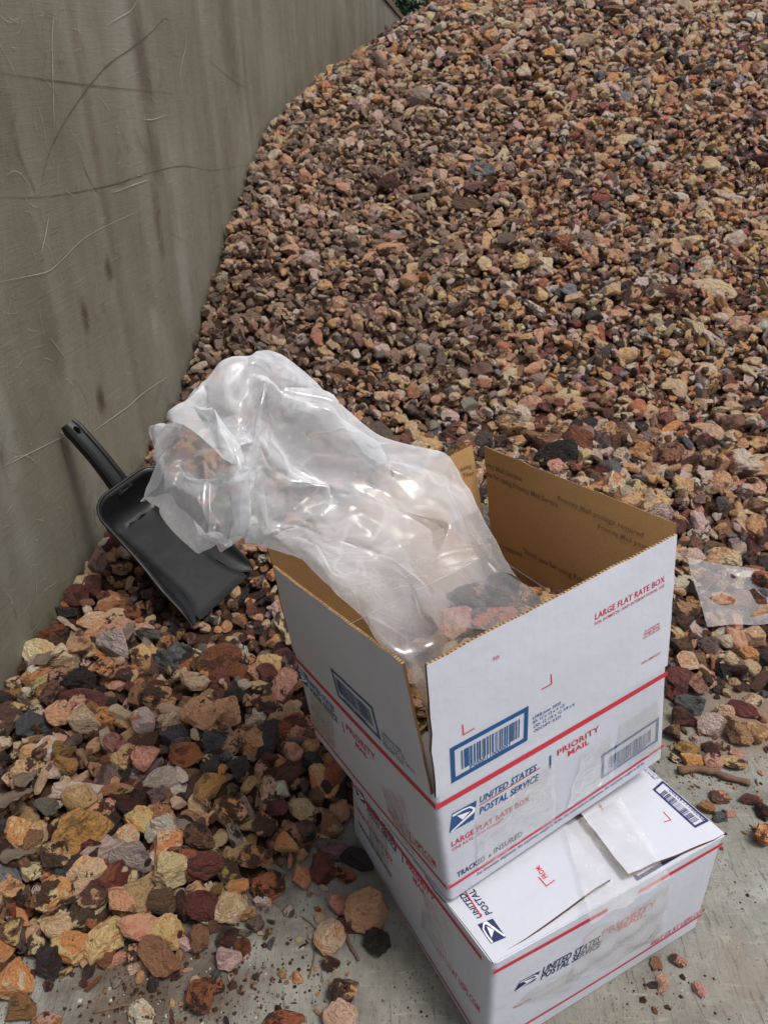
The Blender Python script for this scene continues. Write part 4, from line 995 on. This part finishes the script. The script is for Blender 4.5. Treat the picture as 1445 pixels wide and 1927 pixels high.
# ------------------------------------------------------------------ the heap itself
gx = np.linspace(-1.35, 5.2, 190); gy = np.concatenate([np.linspace(.45, 2.2, 90), np.linspace(2.25, 9.5, 90)])
V = []; Fc = []
for yy in gy:
    for xx in gx:
        xw = W0[0] + (yy - W0[1]) * math.tan(WA) + .004; X = max(xx, xw); z = float(heap(X, yy))
        V.append((X, yy, z - max(.012, .018) if z > .02 else -.004 + z * .3))
nx = len(gx)
for j in range(len(gy) - 1):
    for i in range(nx - 1):
        if V[j * nx + i + 1][0] > V[j * nx + i][0] or V[(j + 1) * nx + i + 1][0] > V[(j + 1) * nx + i][0]: Fc.append((j * nx + i, j * nx + i + 1, (j + 1) * nx + i + 1, (j + 1) * nx + i))
tag(link('heap_core', mesh('heap_core', V, Fc, True), M['soil']), 'dark gritty core of the rock heap between the stones', kind='structure')

def colour_at(x, y, z, r):
    near = y < 1.35
    if near: keys, w = 'CYWTORBMKDGPSVLQ', [19, 9, 7, 18, 9, 8, 15, 12, 12, 9, 5, 5, 3, 5, 3, 2]
    else:
        k = min(1, max(0, (x + .12 * (y - 2)) * .45 + .15 + .35 * noise.noise(Vector((x * 1.2, y * 1.2, 3)))))
        if y > 3.2: k = min(1, k + .25)
        keys = 'CYWTORBMKDGPSVLQ'; d1 = np.array([13, 6, 7, 14, 6, 5, 24, 9, 6, 4, 7, 6, 3, 8, 4, 1.]); d2 = np.array([32, 13, 19, 20, 8, 5, 12, 11, 8, 5, 5, 9, 3, 5, 7, 1.])
        w = list(d1 * (1 - k) + d2 * k)
    return r.choices(keys, w)[0]
R = random.Random(11)
def scoop_block(x, y):
    q = np.array([x, y, 0.0]) - SB
    # solve for a,b in the horizontal projection
    Mx = np.array([[SA[0], SLt[0]], [SA[1], SLt[1]]]); ab = np.linalg.solve(Mx, q[:2])
    if -.02 < ab[0] < SLen + .005 and -.02 < ab[1] < SWd + .02: return SB[2] + SA[2] * ab[0] + SLt[2] * ab[1]
    return None
pts = []
def scatter(x0, x1, y0, y1, sp, depth, smin, smax, up=0.0, prob=1.0):
    ny = int((y1 - y0) / sp)
    for j in range(ny):
        n_ = int((x1 - x0) / sp)
        for i in range(n_):
            if prob < 1 and R.random() > prob: continue
            x = x0 + (i + .5 * (j % 2) + R.uniform(-.5, .5)) * sp; y = y0 + (j + R.uniform(-.5, .5)) * sp
            dw = (x - W0[0]) * WN[0] + (y - W0[1]) * WN[1]
            if dw < .012: continue
            toe = float(np.interp(x, TX, TY))
            if y < toe - .005: continue
            s = math.exp(R.gauss(math.log((smin + smax) / 2.15), .42)); s = min(max(s, smin * .8), smax * 1.7)
            if R.random() < .03: s *= 1.5
            z0 = float(heap(x, y))
            if z0 < depth * .45 and depth > 0: continue
            z = z0 - depth + R.uniform(-.25, .35) * s + up
            z = max(z, s * .35)
            if dw < s * 1.0: x += (s - dw) * WN[0]; y += (s - dw) * WN[1]
            if in_poly(x, y, FOOT): continue
            if in_poly(x, y, FOOT2) and z + s > .135: continue
            sb_ = scoop_block(x, y)
            if sb_ is not None or (-.36 < x < -.19 and 1.10 < y < 1.36): s = min(s, .011)
            if sb_ is not None and z + s * 1.0 > sb_ - .004: z = sb_ - .006 - s * 1.1
            pts.append((x, y, z, s))
# near heap (coarse stones), then the main slope in three overlapping layers
scatter(-.75, 3.0, .45, 1.75, .0265, .000, .0125, .021)
scatter(-.75, 3.0, .45, 1.75, .025, .012, .012, .019)
scatter(-.62, 1.25, .52, 1.75, .034, .0, .006, .012, .008, .6)
scatter(-.75, 3.2, 1.75, 3.2, .0265, .000, .0095, .0165)
scatter(-.75, 3.2, 1.75, 3.2, .025, .013, .0095, .016)
scatter(-.75, 3.2, 1.75, 3.2, .033, .0, .006, .011, .009, .7)
scatter(-.75, 4.6, 3.2, 6.6, .029, .000, .0105, .018)
scatter(-.75, 4.6, 3.2, 6.6, .031, .014, .010, .017)
def loose(n_, quad, smin, smax):
    for _ in range(n_):
        a, b = R.random(), R.random(); u_ = quad[0] + a * (quad[2] - quad[0]); v_ = quad[1] + b * (quad[3] - quad[1]); P = at(u_, v_); s = R.uniform(smin, smax) * (.6 + .4 * R.random())
        if in_poly(P[0], P[1], FOOT): continue
        z0 = float(heap(P[0], P[1])); pts.append((P[0], P[1], z0 + s * .4, s))
loose(60, (1262, 1240, 1460, 1440), .005, .013); loose(34, (1262, 1400, 1460, 1600), .003, .007); loose(60, (0, 1700, 300, 1860), .005, .014); loose(60, (250, 1700, 620, 1850), .003, .009); loose(30, (540, 1560, 660, 1700), .004, .010); loose(26, (300, 1820, 660, 1927), .002, .006)
pts = np.array(pts)
# drop random rocks that would bury a picked-out one
dens = {}
for hp, hr in zip(HP, HR):
    dens.setdefault((int(hp[0] // .06), int(hp[1] // .06)), []).append((hp, hr))
keep = np.ones(len(pts), bool)
for i, (x, y, z, s) in enumerate(pts):
    if y > 1.7 or z < float(heap(x, y)) - .005: continue
    cx, cy_ = int(x // .06), int(y // .06)
    for a in (-1, 0, 1):
        for b in (-1, 0, 1):
            for hp, hr in dens.get((cx + a, cy_ + b), ()):
                dd = math.hypot(x - hp[0], y - hp[1])
                if dd < hr * .55 + s * .3 and z > hp[2] - hr * .7: keep[i] = False
                # in front of it, seen from the camera, and taller
                if y < hp[1] and abs(x - hp[0]) < hr * .8 and hp[1] - y < hr * .8 + s and z + s * .6 > hp[2] + .012: keep[i] = False
pts = pts[keep]
q = px(pts[:, :3]); size = pts[:, 3] / q[:, 2] * F_PX
vis = (q[:, 0] > 4) & (q[:, 0] < PW - 4) & (q[:, 1] > 4) & (q[:, 1] < PH - 4)
boxpoly = [(517, 1065), (760, 1250), (803, 1250), (1275, 1005), (1247, 1420), (1365, 1570), (1310, 1745), (920, 1990), (665, 1570), (590, 1377)]
bagpoly = [(265, 905), (275, 850), (345, 745), (437, 690), (485, 650), (560, 700), (690, 810), (850, 860), (905, 990), (1275, 990), (1275, 1010), (760, 1250), (480, 1030), (375, 1030), (268, 960)]
surf = np.array([p_[2] > float(heap(p_[0], p_[1])) - .006 for p_ in pts])
cand = [i for i in range(len(pts)) if vis[i] and surf[i] and not in_poly(q[i, 0], q[i, 1], boxpoly) and not in_poly(q[i, 0], q[i, 1], bagpoly)]
cand.sort(key=lambda i: -size[i]); nind = 300 - len(HERO)
ind = set(cand[:nind])
labs = {}
for i in sorted(ind, key=lambda k: (q[k, 1], q[k, 0])):
    x, y, z, s = pts[i]; col = colour_at(x, y, z, R); P = np.array([x, y, z])
    d2 = np.linalg.norm(px(HP)[:, :2] - q[i, :2], axis=1); j = int(d2.argmin()); dx, dy = q[i, :2] - px(HP[j])[:2]
    side = ('right' if dx > 0 else 'left') if abs(dx) > abs(dy) else ('below' if dy > 0 else 'above')
    side = {'right': 'just right of', 'left': 'just left of', 'below': 'just below', 'above': 'just above'}[side]
    lab = f"{PAL[col][2]} rock {side} the {PAL[HERO[j][5]][2]} {HERO[j][6].split(',')[0]}"
    if labs.get(lab, 0) or len((lab).split()) > 16:
        for alt in ('smaller ', 'darker ', 'narrow ', 'angular ', 'stubby ', 'half-hidden '):
            if not labs.get(alt + lab, 0): lab = alt + lab; break
    labs[lab] = 1
    a = s * R.uniform(1.0, 1.3); b = s * R.uniform(.72, 1.0); c = s * R.uniform(.7, 1.0)
    place_rock(P, (a, b, c), R.uniform(0, 6.28), R.gauss(0, .35), R.uniform(0, 6), R.randrange(99), col, ' '.join(lab.split()[:16]))
rest_ = [i for i in range(len(pts)) if i not in ind]
# everything else: one object, instanced rock shapes on points
pm = bpy.data.meshes.new('rock_heap'); pm.from_pydata([tuple(pts[i, :3]) for i in rest_], [], [])
n_ = len(rest_)
rotv, scv, ta, tb2, sd_, ix = [], [], [], [], [], []
for i in rest_:
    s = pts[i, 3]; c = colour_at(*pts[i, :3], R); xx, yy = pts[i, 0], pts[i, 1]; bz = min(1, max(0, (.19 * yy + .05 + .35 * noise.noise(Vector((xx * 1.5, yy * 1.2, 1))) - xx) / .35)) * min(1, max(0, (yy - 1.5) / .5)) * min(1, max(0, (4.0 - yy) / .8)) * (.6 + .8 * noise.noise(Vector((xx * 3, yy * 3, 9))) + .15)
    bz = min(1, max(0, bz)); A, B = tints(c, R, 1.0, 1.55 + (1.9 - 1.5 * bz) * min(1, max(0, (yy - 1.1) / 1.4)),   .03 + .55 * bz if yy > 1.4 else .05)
    el = R.random()
    scv += [s * R.uniform(.95, 1.25) * (1.5 if el < .25 else 1), s * R.uniform(.65, 1.0) * (.62 if el < .25 else 1), s * R.uniform(.55, .95)]
    rotv += [R.gauss(0, .45), R.gauss(0, .45), R.uniform(0, 6.28)]; ta += A[:3]; tb2 += B[:3]; sd_.append(R.uniform(0, 90)); ix.append(R.randrange(NV))
for nm, typ, dat, fld in (('rot', 'FLOAT_VECTOR', rotv, 'vector'), ('scl', 'FLOAT_VECTOR', scv, 'vector'), ('tint_a', 'FLOAT_VECTOR', ta, 'vector'), ('tint_b', 'FLOAT_VECTOR', tb2, 'vector'), ('seed', 'FLOAT', sd_, 'value'), ('idx', 'INT', ix, 'value')):
    at_ = pm.attributes.new(nm, typ, 'POINT'); at_.data.foreach_set(fld, dat)
heapo = link('rock_heap', pm); tag(heapo, 'large heap of mixed tan, brown and maroon petrified-wood gravel sloping up behind the boxes', 'rock heap', kind='stuff')
lib = bpy.data.collections.new('rock_shapes')
for k, me in enumerate(LOW):
    o = bpy.data.objects.new('rock_shape_%02d' % k, me); lib.objects.link(o)
ng = bpy.data.node_groups.new('scatter_rocks', 'GeometryNodeTree'); ng.interface.new_socket('Geometry', in_out='INPUT', socket_type='NodeSocketGeometry'); ng.interface.new_socket('Geometry', in_out='OUTPUT', socket_type='NodeSocketGeometry')
N_ = ng.nodes; Lk = ng.links; gi = N_.new('NodeGroupInput'); go = N_.new('NodeGroupOutput'); iop = N_.new('GeometryNodeInstanceOnPoints'); ci = N_.new('GeometryNodeCollectionInfo')
ci.inputs['Collection'].default_value = lib; ci.inputs['Separate Children'].default_value = True; ci.inputs['Reset Children'].default_value = True
def na(name, typ):
    n = N_.new('GeometryNodeInputNamedAttribute'); n.data_type = typ; n.inputs['Name'].default_value = name; return n.outputs['Attribute']
Lk.new(gi.outputs[0], iop.inputs['Points']); Lk.new(ci.outputs[0], iop.inputs['Instance']); iop.inputs['Pick Instance'].default_value = True
Lk.new(na('idx', 'INT'), iop.inputs['Instance Index']); Lk.new(na('scl', 'FLOAT_VECTOR'), iop.inputs['Scale'])
er = N_.new('FunctionNodeEulerToRotation'); Lk.new(na('rot', 'FLOAT_VECTOR'), er.inputs[0]); Lk.new(er.outputs[0], iop.inputs['Rotation'])
Lk.new(iop.outputs[0], go.inputs[0])
md = heapo.modifiers.new('rocks', 'NODES'); md.node_group = ng
print('rocks', len(pts), 'individual', len(ind) + len(HERO))

# ------------------------------------------------------------------ grit, twigs, leaves
crumbs_v, crumbs_f, crumb_m = [], [], []
CM = [M['soil'], M['scratch_l'], M['wood']]
def crumb(x, y, s, m):
    o = len(crumbs_v); a = R.uniform(0, 6)
    for k in range(5): crumbs_v.append((x + s * math.cos(a + k * 1.257) * R.uniform(.6, 1.2), y + s * math.sin(a + k * 1.257) * R.uniform(.6, 1.2), .0))
    crumbs_v.append((x + R.uniform(-.3, .3) * s, y + R.uniform(-.3, .3) * s, s * R.uniform(.5, 1.1)))
    for k in range(5): crumbs_f.append((o + k, o + (k + 1) % 5, o + 5)); crumb_m.append(m)
for (cx, cy_, r, n, sm) in ((255, 1830, 110, 420, .0016), (420, 1860, 90, 200, .0016), (560, 1830, 80, 60, .0018), (1330, 1460, 90, 190, .0015), (1270, 1640, 50, 26, .0018), (1300, 1560, 60, 40, .0014), (1260, 1880, 80, 40, .0015), (1400, 1700, 80, 24, .0014), (500, 1780, 120, 60, .0016), (330, 1900, 120, 130, .0016), (1200, 1830, 60, 26, .0016), (560, 1890, 80, 40, .0018), (760, 1880, 100, 18, .0014)):
    for _ in range(n):
        P = at(cx + R.gauss(0, r * .6), cy_ + R.gauss(0, r * .5)); 
        if in_poly(P[0], P[1], FOOT): continue
        crumb(P[0], P[1], sm * math.exp(R.gauss(-.1, .5)), R.choices((0, 1, 2), (7, .7, 4))[0])
cm2 = mesh('grit', crumbs_v, crumbs_f, mi=crumb_m); co = link('grit', cm2, CM); tag(co, 'loose dark soil crumbs and stone grit scattered on the concrete', 'grit', kind='stuff')
def twig(pts_px, r, label, mat='wood'):
    P = [at(a, b, r * .9) for a, b in pts_px]; Q = []
    for i in range(len(P) - 1):
        for t in np.linspace(0, 1, 5)[:-1]: Q.append(P[i] * (1 - t) + P[i + 1] * t + np.array([R.gauss(0, 1), R.gauss(0, 1), abs(R.gauss(0, .5))]) * r * .12)
    Q.append(P[-1]); n = len(Q)
    o = tube('twig', Q, [r * (.75 + .35 * math.sin(i * 1.3) * .3 + .3 * (1 - i / n)) for i in range(n)], M[mat], None, 7); tag(o, label, 'twig', 'dry twigs on the concrete')
twig([(1275, 1450), (1310, 1447), (1340, 1452), (1375, 1465), (1410, 1473)], .0058, 'thick weathered brown stick lying right of the open box')
twig([(650, 1755), (656, 1775), (668, 1795), (675, 1807)], .0022, 'short curved twig between the cream rock and the black rock')
twig([(594, 1785), (590, 1810), (581, 1842)], .0013, 'thin straight twig left of the crumpled bark flake')
twig([(569, 1726), (585, 1738), (597, 1752)], .0011, 'tiny bent twig above the cream rock on concrete')
twig([(452, 1590), (458, 1625), (470, 1655)], .0010, 'hair-thin stem lying over the rocks at the toe')
twig([(458, 1684), (470, 1692), (490, 1690), (512, 1697), (528, 1708)], .0009, 'fine curly rootlet beside the black and white rock')
twig([(176, 1905), (230, 1893), (262, 1888)], .0016, 'flat dark wood sliver on the soil at the bottom left')
def leaf(x, y, w, h, ang, label, lift):
    P = hit(x, y, lift); m = ((P - CAM) @ FWD) / F_PX; V, Fc = [], []; n = 9
    c, s = math.cos(ang), math.sin(ang)
    for i in range(n + 1):
        t = i / n; hw = math.sin(PI * t ** .8) ** .8 * (.9 + .1 * math.sin(t * 7)) * .5
        for k in (-1, -.5, 0, .5, 1):
            u_, v_ = (t - .5) * w * m, k * hw * h * m; zz_ = .16 * w * m * (abs(k) * .6 + .5 * math.sin(t * 5 + k) + .35 * math.sin(t * 17 + k * 5)) 
            V.append((P[0] + c * u_ - s * v_, P[1] + s * u_ + c * v_, P[2] + zz_))
    for i in range(n):
        for k in range(4): o = i * 5 + k; Fc.append((o, o + 1, o + 6, o + 5))
    o = link('dry_leaf', mesh('dry_leaf', V, Fc, True), M['leaf']); tag(o, label, 'leaf', 'dry leaves on the rocks'); md_ = o.modifiers.new('t', 'SOLIDIFY'); md_.thickness = .0006
leaf(234, 1192, 62, 60, 1.1, 'grey-brown dry leaf below the scoop', .022); leaf(100, 1238, 70, 34, .8, 'curled dry leaf beside the wall', .02); leaf(28, 1504, 70, 40, .6, 'large pale dry leaf at the left edge', .024); leaf(52, 1466, 50, 44, .9, 'grey dry leaf left of the pink fragment', .022)
leaf(35, 1612, 66, 34, .3, 'mauve-brown dry leaf under the orange rock', .02)

# ------------------------------------------------------------------ loose film on the right
V, Fc = [], []; nu, nv = 26, 16
c0, c1, c2, c3 = (1330, 1180), (1520, 1166), (1500, 1085), (1292, 1056)
FQ = [hit(*q, .022) for q in (c0, c1, c2, c3)]
for j in range(nv + 1):
    for i in range(nu + 1):
        a, b = i / nu, j / nv; p_ = np.array(c0) * (1 - a) * (1 - b) + np.array(c1) * a * (1 - b) + np.array(c2) * a * b + np.array(c3) * (1 - a) * b
        if b > .8: p_ = p_ + np.array([0, -6 * math.sin(a * 7)])
        P = FQ[0] * (1 - a) * (1 - b) + FQ[1] * a * (1 - b) + FQ[2] * a * b + FQ[3] * (1 - a) * b + np.array([0, 0, .0035 * math.sin(a * 9 + b * 4) * math.sin(b * 5 + a * 3) + (.004 if b > .93 else 0)]); V.append(P)
for j in range(nv):
    for i in range(nu): o = j * (nu + 1) + i; Fc.append((o, o + 1, o + nu + 2, o + nu + 1))
ff = link('plastic_film', mesh('plastic_film', V, Fc, True), M['flat_film']); tag(ff, 'flat clear plastic bag lying on the rocks at the right edge', 'plastic bag')

# ------------------------------------------------------------------ rocks inside the open box
def tri(a, b, c): return UBody(a, b, c)
for k in range(46):
    a, b = R.uniform(.18, .90), R.uniform(.12, .80); m_ = math.exp(-((a - .60) ** 2 + (b - .36) ** 2) * 9)
    P = UBody(a, b, .84 + .78 * m_ - R.uniform(0, .12)); s = R.uniform(.016, .030)
    place_rock(P, (s * 1.25, s, s * .7), R.uniform(0, 6), R.gauss(0, .3), 0, R.randrange(99), (cc_ := R.choice('PTOCDBRPYT')), None)
    tag(LAST[0], f"{PAL[cc_][2]} rock in the clear bag, toward the box's {'right' if a > .66 else ('left' if a < .36 else 'middle')} {'back' if b > .5 else 'front'}{', on top' if m_ > .5 else ''}", 'rock', 'rocks inside the bag')

# ------------------------------------------------------------------ planting beyond the wall and heap
def shrub(name, c, rad, n, seed, label, ls=.05):
    r = random.Random(seed); root = empty(name, (c[0], c[1], 0)); V, Fc = [], []
    for i in range(n):
        d = Vector((r.gauss(0, 1), r.gauss(0, 1), r.gauss(0, 1))).normalized() * (r.random() ** .4); k = .75 + .5 * noise.noise(d * 2 + Vector((seed, 0, 0)))
        p_ = Vector((c[0] + d.x * rad[0] * k, c[1] + d.y * rad[1] * k, max(.1, c[2] + d.z * rad[2] * k)))
        a = Vector((r.gauss(0, 1), r.gauss(0, 1), r.gauss(0, .6))).normalized(); b = a.cross(Vector((r.gauss(0, 1), r.gauss(0, 1), r.gauss(0, 1)))).normalized(); s = ls * r.uniform(.6, 1.4); o = len(V)
        V += [p_, p_ + a * s + b * s * .35, p_ + a * s * 2, p_ + a * s - b * s * .35]; Fc.append((o, o + 1, o + 2, o + 3))
    f = link('crown', mesh('crown', V, Fc), M['green'], root); f.matrix_parent_inverse = Matrix.Translation((-c[0], -c[1], 0))
    tr = [(c[0], c[1], -.05), (c[0] + .05, c[1], c[2] * .5), (c[0] - .05, c[1] + .05, c[2] * 1.1)]
    t_ = tube('trunk', tr, [.09, .07, .04], M['bark'], root, 8); t_.matrix_parent_inverse = Matrix.Translation((-c[0], -c[1], 0)); tag(root, label, 'shrub', 'shrubs beyond the rock heap')
shrub('shrub', (1.0, 11.5, 1.6), (1.6, 1.0, 1.7), 9000, 1, 'dark green leafy shrub beyond the end of the wall')
shrub('shrub', (5.4, 10.5, 1.4), (1.8, 1.0, 1.6), 9000, 2, 'green leafy shrub behind the right crest of the heap')
shrub('shrub', (3.2, 12.2, 1.5), (1.8, 1.0, 1.8), 7000, 3, 'green leafy shrub hidden behind the middle of the heap')
shrub('shrub', (8.2, 12.0, 1.6), (2.2, 1.0, 1.9), 7000, 4, 'wide green shrub beyond the far right end of the heap')
shrub('shrub', (-1.6, 13.0, 1.7), (2.0, 1.0, 2.0), 6000, 5, 'dark shrub standing behind the wall on the left')
for (x, yy, r_, tl) in ((.62, 9.6, .13, .2), (-.4, 11.0, .12, -.1)):
    o = tube('tree_trunk', [(x, yy, -.05), (x + tl * .3, yy, 1.2), (x + tl, yy + .1, 3.4)], [r_ * 1.3, r_, r_ * .8], M['bark'], None, 10)
    tag(o, 'dark leaning tree trunk beyond the wall top' if tl > 0 else 'dark tree trunk hidden behind the wall', 'tree trunk')
